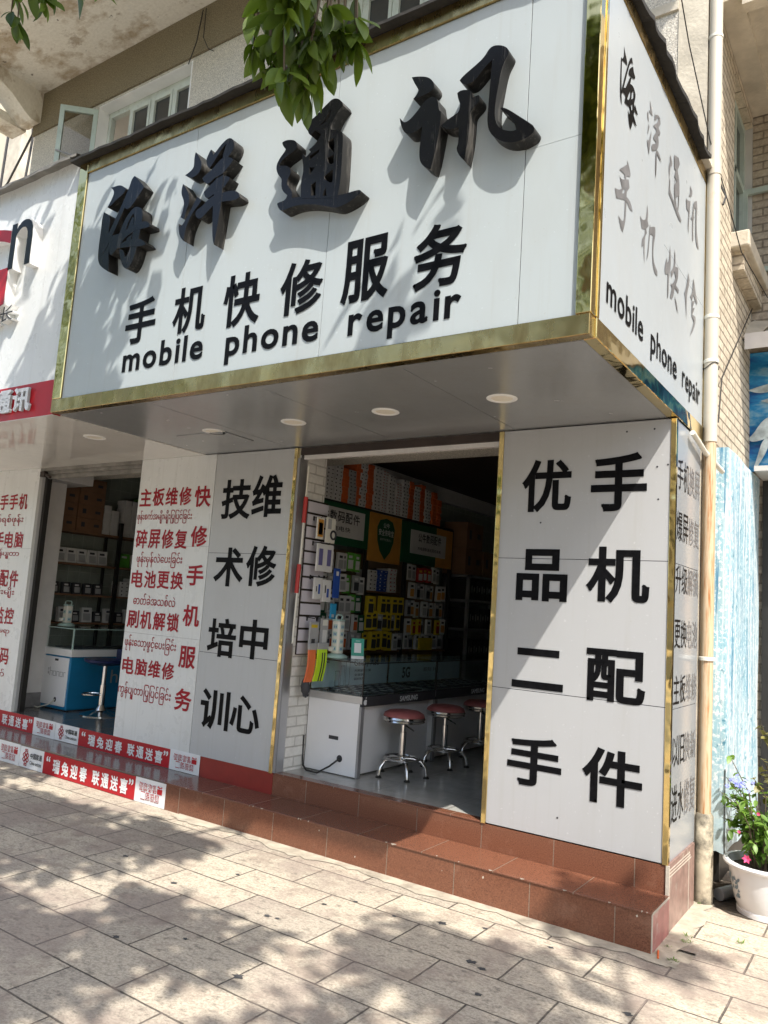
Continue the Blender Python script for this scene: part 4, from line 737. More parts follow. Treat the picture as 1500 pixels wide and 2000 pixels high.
for ch in '海洋通讯':
    m = MB()
    for loops in BIG[ch]:
        k += 1; e = .0012 * (k % 7)
        poly_mesh(m, [smooth_loop(lp, 2) for lp in loops], lambda u, w, d, e=e: (u, -1.45 - D - e + (D + e + .002) * d, w), D, 0, 1)
    put('raised_character', m, [MAT['black'], MAT['blackside']], SG, 35)
m = MB(); pf = ('y', -1.450)
for ch, a, b, c, d in (('手', -3.137, -2.84, 3.188, 3.492), ('机', -2.677, -2.384, 3.19, 3.49), ('快', -2.237, -1.939, 3.162, 3.486), ('修', -1.79, -1.485, 3.163, 3.474), ('服', -1.358, -1.058, 3.158, 3.508), ('务', -.912, -.615, 3.15, 3.484)): m = MB(); letter(m, ch, a, b, c, d, pf, .026); put('character', m, MAT['vinyl'], SG)
def word(m, s, u0, u1, zb, em, plane, off=.026, gap=.12):
    """latin word with wide letter spacing: every letter keeps its own proportions"""
    info = [glyph(ch, off) for ch in s]; tot = sum(i[4] - i[3] for i in info) + gap * (len(s) - 1); sc_ = (u1 - u0) / tot; u = u0
    for ch, i in zip(s, info):
        w = (i[4] - i[3]) * sc_; letter(m, ch, u, u + w, zb + i[5] * em, zb + i[6] * em, plane, off); u += w + gap * sc_
m = MB()
for s, a, b, zb in (('mobile', -3.125, -2.375, 3.015), ('phone', -2.185, -1.490, 3.0), ('repair', -1.292, -.630, 2.992)): m = MB(); word(m, s, a, b, zb, .225, pf); put('lettering', m, MAT['vinyl'], SG)
for k, ch in enumerate('海洋通讯手机快修'):
    m = MB()
    for q, loops in enumerate(SIDE[ch]): poly_mesh(m, [smooth_loop(lp, 1) for lp in loops], lambda u, w, d, q=q: (.0022 + .0003 * q, u, w), 0)
    put('side_character', m, MAT['vinyl'] if k == 0 else MAT['greyvinyl'], SG)
m = MB(); ps = ('x', 0)
for s, a, b in (('mobile', -1.27, -.70), ('phone', -.56, -.02), ('repair', .11, .57)): m = MB(); word(m, s, a, b, 3.02, .20, ps, .014, .10); put('lettering', m, MAT['vinyl'], SG)

# ================================================================ neighbour sign
NG = thing('neighbour_sign', 'white fascia sign with red stripe and raised letters at the far left of the photo', 'shop sign', (-6, -.7, 2.8))
put('front_panel', MB().box(-9.5, -3.862, -1.44, -1.38, 3.055, 4.72), MAT['whitepanel'], NG)
put('red_stripe', MB().box(-9.5, -3.862, -1.4425, -1.38, 2.80, 3.054), MAT['red'], NG)
put('soffit', MB().box(-9.5, -3.863, -1.38, .0, 2.801, 2.815).box(-9.5, -3.863, -1.44, -1.38, 2.795, 2.7995), MAT['glosswhite'], NG)
put('top_deck', MB().box(-9.5, -3.87, -1.38, .62, 4.62, 4.72), MAT['greytarp'], NG)
mb = ragged(MB(), lambda t: ((-9.5 + 5.62 * t, -1.15, 4.82), (-9.5 + 5.62 * t, -1.50 + jit[int(t * 40)], 4.735 + jit[int(t * 40) + 9] * .5)), 40, .02)
ragged(mb, lambda t: ((-9.5 + 5.60 * t, -1.3, 4.775), (-9.5 + 5.60 * t, -1.53 + jit[int(t * 40) + 20] * 1.5, 4.70 + jit[int(t * 40) + 3])), 40, .012)
put('roof_felt', mb, MAT['greytarp'], NG)
m = MB()
for ch, u0, u1 in (('信', -5.01, -4.79), ('通', -4.60, -4.375), ('讯', -4.355, -4.13)):
    m = MB()
    for dd in range(6): letter(m, ch, u0, u1, 2.850, 3.030, ('y', -1.4425), .03, lift=.003 + .004 * dd)
    put('character', m, MAT['sticker'], NG)
def channel(parent, body, u0, u1, z0, z1, off, face, dep=.075):
    vs, fs, isl, x0, x1, y0, y1 = glyph(body, 0, 1.0, 8)
    cnt = {}
    for f in fs:
        for i in range(len(f)): e = tuple(sorted((f[i], f[(i + 1) % len(f)]))); cnt[e] = cnt.get(e, 0) + 1
    P_ = [(u0 + (u1 - u0) * (x - x0) / (x1 - x0), z0 + (z1 - z0) * (y - y0) / (y1 - y0)) for x, y in vs]
    m = MB(); y0_, y1_ = -1.44 - dep, -1.44
    m.add([(u, y0_, w) for u, w in P_] + [(u, y1_, w) for u, w in P_], [(a, b, len(P_) + b, len(P_) + a) for (a, b), c in cnt.items() if c == 1])
    o = put('raised_letter', m.add([(u, y0_, w) for u, w in P_], fs), MAT['white'], parent)
    m = MB(); letter(m, body, u0 + .004, u1 - .004, z0 + .004, z1 - .004, ('y', y0_), 0, lift=.003); put('letter_face', m, face, o)
channel(NG, 'n', -4.575, -4.275, 3.965, 4.345, .045, MAT['black'])
channel(NG, 'G', -5.42, -4.555, 3.64, 4.35, .055, MAT['red'])
for ch, a, b in (('生', -4.81, -4.66), ('长', -4.635, -4.455)): channel(NG, ch, a, b, 3.565, 3.695, .028, MAT['ink'], .05)

# ================================================================ downlights
def downlight(x, y, z, label):
    T = thing('downlight', label, 'ceiling light', (x, y, z), 'recessed downlights')
    put('ring', MB().lathe(x, y, [(.060, z + .001), (.086, z + .001), (.086, z - .003), (.082, z - .005), (.064, z - .005), (.061, z - .002)], 36, caps=False), MAT['white'], T, True)
    put('diffuser', MB().lathe(x, y, [(.0615, z - .002), (.040, z - .003), (.001, z - .0033)], 36, caps=False), MAT['lamp'], T, True)
for x, y, l in ((-.766, -.696, 'round recessed downlight in the grey soffit, nearest the right pillar'), (-1.561, -.674, 'round recessed downlight in the grey soffit, second from the right pillar'), (-2.317, -.659, 'round recessed downlight in the grey soffit, third from the right pillar, above the doorway edge'), (-3.099, -.634, 'round recessed downlight in the grey soffit above the grey panel, beside the access hatch')): downlight(x, y, 2.806, l)
downlight(-4.25, -.82, 2.801, 'round recessed downlight in the glossy white soffit of the neighbour')

# ================================================================ door heads
T = thing('shutter_rail', 'brown roller shutter rail with white lower lip across the head of the main doorway', 'door rail', (-1.95, .03, 2.72))
put('rail', MB().box(-2.80, -1.105, .0, .06, 2.742, 2.80), MAT['rust'], T)
mb = MB(); n = 40
for i in range(n): x = -2.78 + 1.66 * i / n; mb.box(x, x + 1.66 / n - .001, .02, .055, 2.708 + .004 * rnd.random(), 2.7415)
put('lip', mb, MAT['wallwhite'], T)
T = thing('shutter_rail', 'dusty grey shutter rail over the neighbour doorway', 'door rail', (-5.5, .05, 2.75))
put('rail', MB().box(-6.28, -4.69, .03, .06, 2.74, 2.775).box(-6.28, -4.69, .065, .085, 2.70, 2.75).box(-6.28, -4.69, .0, .028, 2.77, 2.80), MAT['greytarp'], T)
put('bolt', MB().tube([(-6.22, .01, 2.74), (-6.10, .0, 2.70)], .014).box(-6.27, -6.2, -.01, .03, 2.71, 2.765), MAT['rust'], T)
one('door_track', 'black vertical shutter track beside the left white panel jamb', 'door track', MB().box(-6.276, -6.235, .06, .112, .353, 2.74), MAT['darkmetal'])
T = thing('window_pole', 'long white pole with red grips leaning in the doorway corner', 'pole', (-2.78, .05, .36))
put('shaft', MB().tube([(-2.775, .05, 1.30), (-2.755, .055, 2.66)], .008, 8), MAT['offwhite'], T)
put('grip', MB().tube([(-2.762, .053, 2.22), (-2.758, .054, 2.42)], .017, 10), MAT['redcard'], T, True)
put('grip', MB().tube([(-2.775, .05, 1.68), (-2.77, .051, 1.90)], .017, 10), MAT['redcard'], T, True)

# ================================================================ slat wall and what hangs on it
T = thing('slat_wall', 'lilac white slatwall strip with brown grooves on the white brick pier', 'display panel', (-2.79, .26, 1.2))
put('backing', MB().box(-2.797, -2.785, .115, .365, 1.215, 2.415), MAT['rust'], T)
m = MB()
for k in range(12): z = 1.222 + k * .0995; m.box(-2.785, -2.776, .119, .362, z, z + .083)
put('slats', m, MAT['slat'], T)
m = MB()
for z, ys in ((2.27, (.19, .30)), (2.075, (.20, .31)), (1.81, (.20, .31)), (1.49, (.20, .32))):
    for y in ys: m.tube([(-2.776, y, z + .012), (-2.70, y, z + .006), (-2.69, y, z + .018)], .0035, 6); m.box(-2.777, -2.772, y - .008, y + .008, z - .015, z + .02)
put('hook', m, MAT['darkmetal'], T)
def pack(name, label, cat, x, y, z, w, h, d, face, marks, group=None, tilt=0.):
    """a flat retail pack hanging from a hook: card body, printed marks on its front face (+x)"""
    T = thing(name, label, cat, (x, y, z), group)
    put('card', MB().bbox(x - d, x, y - w / 2, y + w / 2, z, z + h, .002), MAT[face], T)
    if marks:
        for mt, a, b, c, e in marks: put('print', MB().box(x - .0005, x + .0018, y - w / 2 + a * w, y - w / 2 + b * w, z + c * h, z + e * h), MAT[mt], T)
    if tilt: T.rotation_euler = (tilt, 0, 0)
    return T
pack('hanging_pack', 'cream blister pack with pale window at the top of the slatwall', 'accessory pack', -2.700, .19, 2.11, .085, .17, .012, 'offwhite', [('amber', .12, .88, .1, .9), ('card', .2, .8, .2, .75), ('greycard', .4, .6, .3, .6)])
pack('hanging_pack', 'clear bag with a black coiled cable near the top of the slatwall', 'accessory pack', -2.690, .31, 2.09, .11, .20, .016, 'offwhite', [('greycard', .1, .5, .55, .95)])
one('cable_coil', 'black charging cable coil inside the clear bag on the slatwall', 'cable', MB().tube([(-2.684, .335 + .032 * math.cos(a / 16 * 6.283), 2.155 + .032 * math.sin(a / 16 * 6.283)) for a in range(16)], .008, 8, closed=True), MAT['ink'])
pack('hanging_pack', 'white twin window pack holding two dark power sticks on the slatwall', 'accessory pack', -2.685, .255, 1.86, .20, .215, .014, 'card', [('mauve', .10, .34, .22, .82), ('mauve', .62, .86, .22, .82)])
pack('hanging_pack', 'white card pack with a blue pen picture on the slatwall, left one', 'accessory pack', -2.690, .205, 1.645, .09, .165, .02, 'card', [('bluecard', .5, .72, .25, .7), ('ink', .2, .3, .35, .6)])
pack('hanging_pack', 'white card pack with a blue pen picture on the slatwall, right one', 'accessory pack', -2.688, .315, 1.630, .10, .17, .02, 'card', [('bluecard', .45, .7, .2, .6), ('ink', .2, .32, .4, .75)])
pack('hanging_pack', 'deep blue card pack hanging beside the slatwall edge', 'accessory pack', -2.690, .435, 1.665, .075, .235, .014, 'bluecard', [('card', .3, .7, .75, .9)])
pack('hanging_pack', 'bright sky blue card pack below the deep blue one', 'accessory pack', -2.695, .425, 1.50, .07, .12, .014, 'skycard', [('card', .2, .6, .1, .3)])
pack('hanging_pack', 'clear blister pack with a yellow tool on the lower slatwall', 'accessory pack', -2.690, .20, 1.27, .105, .20, .016, 'greycard', [('yellow', .1, .8, .78, .9), ('ink', .2, .6, .12, .36)])
pack('hanging_pack', 'clear blister pack with a grey plug on the lower slatwall', 'accessory pack', -2.690, .325, 1.28, .085, .22, .018, 'greycard', [('offwhite', .15, .85, .75, .95), ('card', .2, .8, .1, .6)])
def armband(label, x, y, z, mat, lean, w=.055, stripes=True):
    T = thing('armband_pack', label, 'armband', (x, y, z))
    m = MB(); n = 10
    rows = []
    for i in range(n + 1):
        t = i / n; zz = z - .24 * t; yy = y + lean * math.sin(t * 1.7) ; xx = x + .02 * math.sin(t * 3); rows.append((xx, yy, zz))
    for a, b, c in zip(rows, rows[1:], range(n)):
        m.add([(a[0], a[1] - w, a[2]), (a[0], a[1] + w, a[2]), (b[0], b[1] + w, b[2]), (b[0], b[1] - w, b[2]), (a[0] - .014, a[1] - w, a[2]), (a[0] - .014, a[1] + w, a[2]), (b[0] - .014, b[1] + w, b[2]), (b[0] - .014, b[1] - w, b[2])], [(0, 1, 2, 3), (4, 7, 6, 5), (0, 3, 7, 4), (1, 5, 6, 2)])
    put('band', m, mat, T, True)
    if stripes:
        m = MB()
        for a, b in zip(rows[1:], rows[2:]):
            for u in (-.2, .3): m.add([(a[0] + .002, a[1] + u * w, a[2]), (a[0] + .002, a[1] + u * w + .014, a[2]), (b[0] + .002, b[1] + u * w + .014, b[2]), (b[0] + .002, b[1] + u * w, b[2])], [(0, 1, 2, 3)])
        put('stripe', m, MAT['ink'], T)
    put('bag_top', MB().bbox(x - .012, x + .004, y - w * 1.1, y + w * 1.2, z, z + .05, .003), MAT['greycard'], T)
armband('fluorescent yellow reflective armband with dark stripes hanging at the doorway', -2.655, .275, 1.265, MAT['hivis'], -.035)
armband('orange reflective armband hanging behind the fluorescent yellow one', -2.675, .175, 1.26, MAT['hiorange'], -.03, .04, False)
def glove():
    bm = bmesh.new()
    m = MB(); m.tube([(-2.70, .155, 1.06), (-2.70, .150, 1.02), (-2.70, .152, .985), (-2.70, .158, .95), (-2.70, .16, .925)], [.012, .028, .036, .034, .018], 10)
    for dy, l in ((-.02, .03), (0, .038), (.02, .03)): m.tube([(-2.70, .158 + dy, .94), (-2.695, .160 + dy * 1.2, .94 - l)], [.011, .008], 8)
    return m
one('black_pouch', 'small black fabric pouch hanging under the armbands on white brick', 'pouch', glove(), MAT['ink'], smooth=True)

# ================================================================ display counters, main shop
def counter(y0, y1, x0, x1, label, first):
    T = thing('display_counter', label, 'counter', (x1 - .25, y0, .353))
    zt, zg, zb = 1.192, .945, .870
    put('base', MB().bbox(x0 + .0, x1 - .06, y0 + .012, y1 - .004, .365, zb, .003), MAT['card'] if 0 else MAT['glosswhite2'], T)
    put('end_panel', MB().bbox(x0, x1 - .02, y0, y0 + .012, .36, zb + .02, .002), MAT['glosswhite2'], T)
    put('corner_post', MB().bbox(x1 - .02, x1, y0 - .002, y0 + .04, .355, zb, .002), MAT['greymetal'], T)
    put('fascia', MB().bbox(x1 - .03, x1 + .004, y0 + .004, y1 - .003, zb, zg, .002), MAT['ink'], T)
    put('deck', MB().box(x0, x1, y0, y1 - .002, zb + .021, zg), MAT['aluminium'], T)
    m = MB()
    for p in ((x0, x1 - .004, y0, y0 + .006, zg + .001, zt), (x1 - .006, x1, y0 + .007, y1 - .003, zg + .001, zt), (x0, x1, y0, y1 - .003, zt + .001, zt + .009)): m.box(*p)
    put('glass', m, MAT['glass'], T)
    m = MB().box(x1 - .008, x1 + .001, y0 - .001, y0 + .008, zg, zt).box(x0, x1, y0 - .003, y0 + .008, zt - .006, zt + .0005).box(x1 - .009, x1 + .002, y0, y1, zt - .006, zt + .0005).box(x1 - .008, x1 + .001, y1 - .011, y1 - .003, zg, zt)
    put('glass_edge', m, MAT['darkmetal'], T)
    put('poster', MB().box(x0 + .004, x0 + .010, y0 + .012, y1 - .02, zg + .012, zt - .012), MAT['poster'], T)
    pl = ('x', x0 + .010); m = MB()
    if first:
        letter(m, 'SAMSUNG', y0 + .07, y0 + .21, 1.145, 1.165, pl, .03); letter(m, 'Galaxy A80', y0 + .55, y0 + .92, 1.10, 1.165, pl, .005)
        for k, z in enumerate((1.065, 1.03, .997)): letter(m, ('升降旋转三摄', '全面屏', '超级快充')[k], y0 + .56, y0 + (.80, .70, .70)[k], z, z + .022, pl, .01)
        for dy, hh in ((.30, .12), (.37, .16), (.44, .20)):
            for (a, b, c, d) in ((dy, dy + .055, .96, .963), (dy, dy + .055, .96 + hh - .003, .96 + hh), (dy, dy + .003, .96, .96 + hh), (dy + .052, dy + .055, .96, .96 + hh)): m.box(x0 + .010, x0 + .0115, y0 + a, y0 + b, c, d)
    else:
        letter(m, '5G', y0 + .22, y0 + .36, .99, 1.09, pl, .03); letter(m, 'Galaxy A90 5G', y0 + .50, y0 + .93, 1.12, 1.165, pl, .005); letter(m, '即刻 5G', y0 + .60, y0 + .86, 1.04, 1.08, pl, .01)
    put('poster_print', m, MAT['ink'], T)
    m = MB(); letter(m, 'SAMSUNG', (y0 + y1) / 2 - .03, (y0 + y1) / 2 + .24, .885, .928, ('x', x1 + .004), .035)
    if first:   # fruit emblem on the corner of the fascia
        cx, cz = y0 + .035, .905; pts = []
        for i in range(24):
            a = 2 * math.pi * i / 24; r = .021 * (1 + .08 * math.cos(2 * a)); 
            if abs(((a + math.pi) % (2 * math.pi)) - math.pi) < .5: r *= .72
            pts.append((x1 + .0065, cx + r * math.cos(a), cz + r * 1.05 * math.sin(a)))
        m.add(pts, [tuple(range(24))]); m.add([(x1 + .0065, cx + .001, cz + .024), (x1 + .0065, cx + .012, cz + .030), (x1 + .0065, cx + .013, cz + .042), (x1 + .0065, cx + .003, cz + .037)], [(0, 1, 2, 3)])
    put('lettering', m, MAT['sticker'], T)
    m = MB()
    for yy in range(int((y1 - y0) / .115) - 1):
        for xx in range(4): a = y0 + .05 + yy * .115; b = x0 + .06 + xx * .105; m.box(b, b + .075, a, a + .09, zg + .0005, zg + .012 + .006 * ((xx + yy) % 2))
    put('phone_trays', m, MAT['ink'], T)
    m = MB()
    for yy in range(int((y1 - y0) / .115) - 1):
        for xx in range(4): a = y0 + .06 + yy * .115; b = x0 + .067 + xx * .105; m.box(b, b + .06, a, a + .02, zg + .019, zg + .0215)
    put('price_cards', m, MAT['greycard'], T)
    if first:
        put('slot', MB().bbox(x0 + .22, x0 + .31, y0 - .0012, y0 + .004, .605, .632, .001), MAT['ink'], T)
        mm = MB(); n = 20; mm.add([(x0 + .335 + .026 * math.cos(2 * math.pi * i / n), y0 - .0015, .475 + .026 * math.sin(2 * math.pi * i / n)) for i in range(n)], [tuple(range(n))]); put('cable_hole', mm, MAT['ink'], T)
    return T
MAT['glosswhite2'] = M('white_laminate', (.78, .78, .79), .3, var=.04, vs=2, dirt=(.5, .49, .48), dscale=3, dpos=.62)
counter(.32, 1.40, -2.79, -2.285, 'white glass topped phone counter nearest the doorway, with a black hole in its end panel', True)
counter(1.405, 2.75, -2.79, -2.285, 'second glass topped phone counter, deeper in the shop behind the first one', False)
one('power_cable', 'black cable trailing from the white counter end onto the floor', 'cable', MB().tube([(-2.455, .317, .475), (-2.50, .26, .42), (-2.58, .22, .365), (-2.70, .24, .362), (-2.775, .29, .38), (-2.80, .305, .45), (-2.797, .30, .60)], .007, 8), MAT['cable'], smooth=True)

# stools
def stool(x, y):
    T = thing('bar_stool', 'chrome swivel stool with dull red padded seat, nearest the doorway', 'stool', (x, y, .353))
    b = .353
    put('seat', MB().lathe(x, y, [(.150, b + .435), (.160, b + .45), (.152, b + .470), (.12, b + .488), (.06, b + .496), (.001, b + .497)], 36, caps=False), MAT['seatred'], T, True)
    put('seat_rim', MB().lathe(x, y, [(.05, b + .400), (.145, b + .402), (.163, b + .412), (.158, b + .422), (.166, b + .432), (.160, b + .446), (.10, b + .447)], 36), MAT['chrome'], T, True)
    put('column', MB().lathe(x, y, [(.026, b + .10), (.026, b + .33), (.019, b + .332), (.019, b + .40)], 20), MAT['chrome'], T, 40)
    put('lever', MB().tube([(x + .02, y - .02, b + .39), (x + .13, y - .06, b + .36)], .006, 8), MAT['darkmetal'], T)
    put('foot_ring', MB().tube([(x + .135 * math.cos(a * math.pi / 14), y + .135 * math.sin(a * math.pi / 14), b + .135) for a in range(28)], .010, 8, closed=True), MAT['chrome'], T, True)
    for k in range(5):
        a = 2 * math.pi * k / 5 + .5; ca, sa = math.cos(a), math.sin(a)
        l = put('leg', MB().tube([(x + .015 * ca, y + .015 * sa, b + .135), (x + .09 * ca, y + .09 * sa, b + .135), (x + .15 * ca, y + .15 * sa, b + .118), (x + .185 * ca, y + .185 * sa, b + .075), (x + .195 * ca, y + .195 * sa, b + .016)], .012, 10), MAT['chrome'], T, True)
        put('foot', MB().lathe(x + .195 * ca, y + .195 * sa, [(.024, b), (.024, b + .006), (.013, b + .018)], 14), MAT['darkmetal'], l, True)
    return T
s0 = stool(-2.135, .68); s0['group'] = 'chrome stools along the counter'
dup(s0, (-2.135, 1.33, .353), 'chrome swivel stool with dull red seat, second from the doorway'); dup(s0, (-2.135, 1.98, .353), 'chrome swivel stool with dull red seat, third from the doorway'); dup(s0, (-2.135, 2.60, .353), 'chrome swivel stool with dull red seat, farthest back by the gold pillar edge')

# socket towers
def tower(x, y, z, h, n, label):
    T = thing('socket_tower', label, 'power socket', (x, y, z))
    put('base', MB().lathe(x, y, [(.085, z), (.088, z + .012), (.075, z + .024), (.050, z + .032)], 28), MAT['palegreen'], T, True)
    put('body', MB().bbox(x - .038, x + .038, y - .038, y + .038, z + .03, z + h, .014, seg=3), MAT['offwhite'], T, 50)
    put('cap', MB().bbox(x - .039, x + .039, y - .039, y + .039, z + h, z + h + .012, .005), MAT['palegreen'], T)
    put('handle', MB().tube([(x - .001, y - .033, z + h + .01), (x, y - .040, z + h + .035), (x, y - .025, z + h + .050), (x, y + .025, z + h + .050), (x, y + .040, z + h + .035), (x, y + .033, z + h + .01)], .006, 8), MAT['palegreen'], T, True)
    m = MB(); m2 = MB()
    for k in range(n):
        zz = z + .055 + k * (h - .06) / n
        m.box(x + .037, x + .0395, y - .020, y + .020, zz, zz + .034); m.box(x - .020, x + .020, y - .0395, y - .037, zz, zz + .034)
        for a in (-.011, .005): m2.box(x + .0394, x + .0402, y + a, y + a + .006, zz + .008, zz + .024); m2.box(x + a, x + a + .006, y - .0402, y - .0394, zz + .008, zz + .024)
    put('socket', m, MAT['palegreen'], T); put('socket_slot', m2, MAT['bluecard'], T)
    put('plug', MB().bbox(x - .03, x + .0, y - .075, y - .04, z + .05, z + .085, .006), MAT['offwhite'], T)
tower(-2.63, .42, 1.2025, .285, 4, 'cream tower power socket standing on the counter near the doorway')
T = thing('payment_stand', 'green payment card stand leaning on the counter beside the socket tower', 'sign stand', (-2.50, .52, 1.2))
def leanbox(mb, u0, u1, z0, z1, t, lift):
    c = Vector((-2.50, .52)); d = Vector((.72, .69)); nrm = Vector((.69, -.72)); vs = []
    for u in (u0, u1):
        for e in (lift, lift + t):
            for z in (z0, z1): p = c + d * u + nrm * (e - (z - 1.2) * .25); vs.append((p.x, p.y, z))
    return mb.add(vs, [(0, 1, 3, 2), (4, 6, 7, 5), (0, 4, 5, 1), (2, 3, 7, 6), (0, 2, 6, 4), (1, 5, 7, 3)])
put('board', leanbox(MB(), -.05, .05, 1.203, 1.36, .004, 0), MAT['teal'], T); put('white_panel', leanbox(MB(), -.027, .027, 1.25, 1.325, .0012, .004), MAT['sticker'], T); put('footer', leanbox(MB(), -.05, .05, 1.203, 1.226, .0012, .004), MAT['sticker'], T); put('print', leanbox(MB(), -.018, .018, 1.338, 1.343, .001, .004), MAT['palegreen'], T)

# ================================================================ shelving, main shop
XS = -3.25
SH = thing('display_shelving', 'black framed shelving bays with tan back board behind the counter', 'shelving', (-3.35, 2, .353))
put('back_board', MB().box(-3.46, -3.44, .55, 3.28, .36, 2.14), MAT['tan'], SH)
for y in (.60, 1.585, 2.29, 3.24): put('post', MB().box(XS - .03, XS, y, y + .05, .353, 2.55), MAT['darkmetal'], SH)
for z in (.9, 1.18): put('shelf', MB().box(-3.44, XS - .005, .55, 3.28, z, z + .02), MAT['wood'], SH)
put('top_shelf', MB().box(-3.498, XS - .01, .55, 3.28, 2.545, 2.562), MAT['darkmetal'], SH)
put('pack_shelf', MB().box(-3.44, XS - .03, 1.66, 2.28, 1.76, 1.775), MAT['wood'], SH)
def header(y0, y1, z0, z1, board, label):
    T = thing('header_sign', label, 'sign board', (XS, (y0 + y1) / 2, z0)); put('board', MB().bbox(XS + .001, XS + .016, y0, y1, z0, z1, .002), MAT[board], T); return T
H = header(.62, 1.585, 2.16, 2.54, 'green', 'green header board with a white name plate at the front of the shelving')
put('plate', MB().bbox(XS + .016, XS + .024, .66, 1.50, 2.235, 2.495, .002), MAT['card'], H)
m = MB(); row(m, '公牛数码配件', .71, 1.42, 2.365, 2.465, .018, ('x', XS + .024)); row(m, '手机充电快', .82, 1.28, 2.285, 2.33, .01, ('x', XS + .024)); put('lettering', m, MAT['ink'], H)
H = header(1.60, 2.165, 2.06, 2.535, 'amber', 'amber header board with a dark green shield in the middle of the shelving')
sh = [(1.77, 2.475), (1.88, 2.50), (1.99, 2.475), (2.035, 2.40), (2.02, 2.27), (1.97, 2.17), (1.88, 2.09), (1.79, 2.17), (1.74, 2.27), (1.725, 2.40)]
m = MB(); poly_mesh(m, [sh], lambda u, w, d: (XS + .020 - .004 * d, u, w), .004); put('shield', m, MAT['green'], H)
m = MB(); ps = ('x', XS + .020); row(m, '公牛', 1.82, 1.94, 2.40, 2.455, .02, ps); row(m, '安全充电宝', 1.745, 2.015, 2.325, 2.39, .02, ps); row(m, '保护手机更安心', 1.775, 1.985, 2.275, 2.30, .004, ps); put('lettering', m, MAT['card'], H)
H = header(2.18, 3.24, 2.10, 2.53, 'green', 'dark green header board with a white name plate at the back of the shelving')
put('amber_end', MB().bbox(XS + .016, XS + .019, 2.88, 3.24, 2.10, 2.53, .001), MAT['amber'], H)
put('plate', MB().bbox(XS + .0195, XS + .026, 2.34, 3.08, 2.205, 2.455, .002), MAT['card'], H)
m = MB(); row(m, '公牛数码配件', 2.48, 2.97, 2.335, 2.43, .018, ('x', XS + .026)); row(m, '充电器数据线耳机车充', 2.48, 2.97, 2.25, 2.285, .01, ('x', XS + .026)); put('lettering', m, MAT['ink'], H)
# stacked cartons along the top shelf
def carton_proto(nm, w, d, h, body, mark, bmark=None):
    mb = MB().bbox(-d / 2, d / 2, -w / 2, w / 2, 0, h - .0015, .0015, 0, 1)
    if mark: mb.box(d / 2 - .0005, d / 2 + .001, -w * .34, -w * .20, h * .35, h * .70, 1); mb.box(d / 2 - .0005, d / 2 + .001, w * .16, w * .36, h * .42, h * .62, 1)
    me = bpy.data.meshes.new(nm); me.from_pydata(mb.v, [], mb.f); me.materials.append(MAT[body]); me.materials.append(MAT[mark or 'ink']); me.polygons.foreach_set('material_index', mb.mi); me.update(); return me
def stack(me, nm, x, y, z0, n, h, label, cat='box', jitter=.006, group=None):
    for k in range(n):
        o = bpy.data.objects.new(nm, me); C.objects.link(o); o.location = (x + rnd.uniform(-jitter, jitter), y + rnd.uniform(-jitter, jitter) * .5, z0 + k * h); o.rotation_euler = (0, 0, rnd.uniform(-.02, .02)); tag(o, label, cat, group or label)
cw = carton_proto('carton', .115, .19, .036, 'card', 'ink'); co_ = carton_proto('carton', .085, .19, .036, 'orange', None); cg = carton_proto('carton', .115, .19, .036, 'greycard', 'ink'); cb = carton_proto('carton', .10, .19, .028, 'card', 'redcard')
zt = 2.563
for me, y, n, h, lb in ((cw, .70, 11, .036, 'flat white carton in the frontmost stack above the green header board'), (cw, .825, 10, .036, 'flat white carton in the second stack above the green header board'), (cw, .955, 10, .036, 'flat white carton in the third stack above the green header board'), (cw, 1.085, 10, .036, 'flat white carton in the fourth stack above the green header board'), (co_, 1.195, 9, .036, 'flat orange carton in the first orange stack above the green header board'), (cg, 1.305, 9, .036, 'flat grey carton in the short stack above the green header board'),
                      (cw, 1.475, 13, .036, 'flat white carton in the tallest stack, between the green and amber boards'), (co_, 1.40, 13, .036, 'flat orange carton in the tall orange stack left of the tallest white stack'), (co_, 1.60, 12, .036, 'flat orange carton in the orange stack right of the tallest white stack'), (cw, 1.725, 12, .036, 'flat white carton in the first stack above the shield board'), (cb, 1.845, 15, .028, 'thin white carton with red mark in the stack above the shield board'), (cw, 1.975, 11, .036, 'flat white carton in the last stack above the shield board'), (cb, 2.105, 12, .028, 'thin white carton with red mark in the stack at the dark green board edge'),
                      (cw, 2.24, 11, .036, 'flat white carton in the first stack above the dark green board'), (co_, 2.355, 11, .036, 'flat orange carton in the first orange stack above the dark green board'), (cw, 2.47, 10, .036, 'flat white carton in the second stack above the dark green board'), (co_, 2.575, 11, .036, 'flat orange carton in the second orange stack above the dark green board'), (cw, 2.70, 10, .036, 'flat white carton in the third stack above the dark green board'), (co_, 2.84, 10, .036, 'flat orange carton in the third orange stack above the dark green board'), (co_, 2.94, 8, .036, 'flat orange carton in the farthest orange stack on the top shelf')):
    stack(me, 'carton', -3.35, y, zt, n, h, lb)
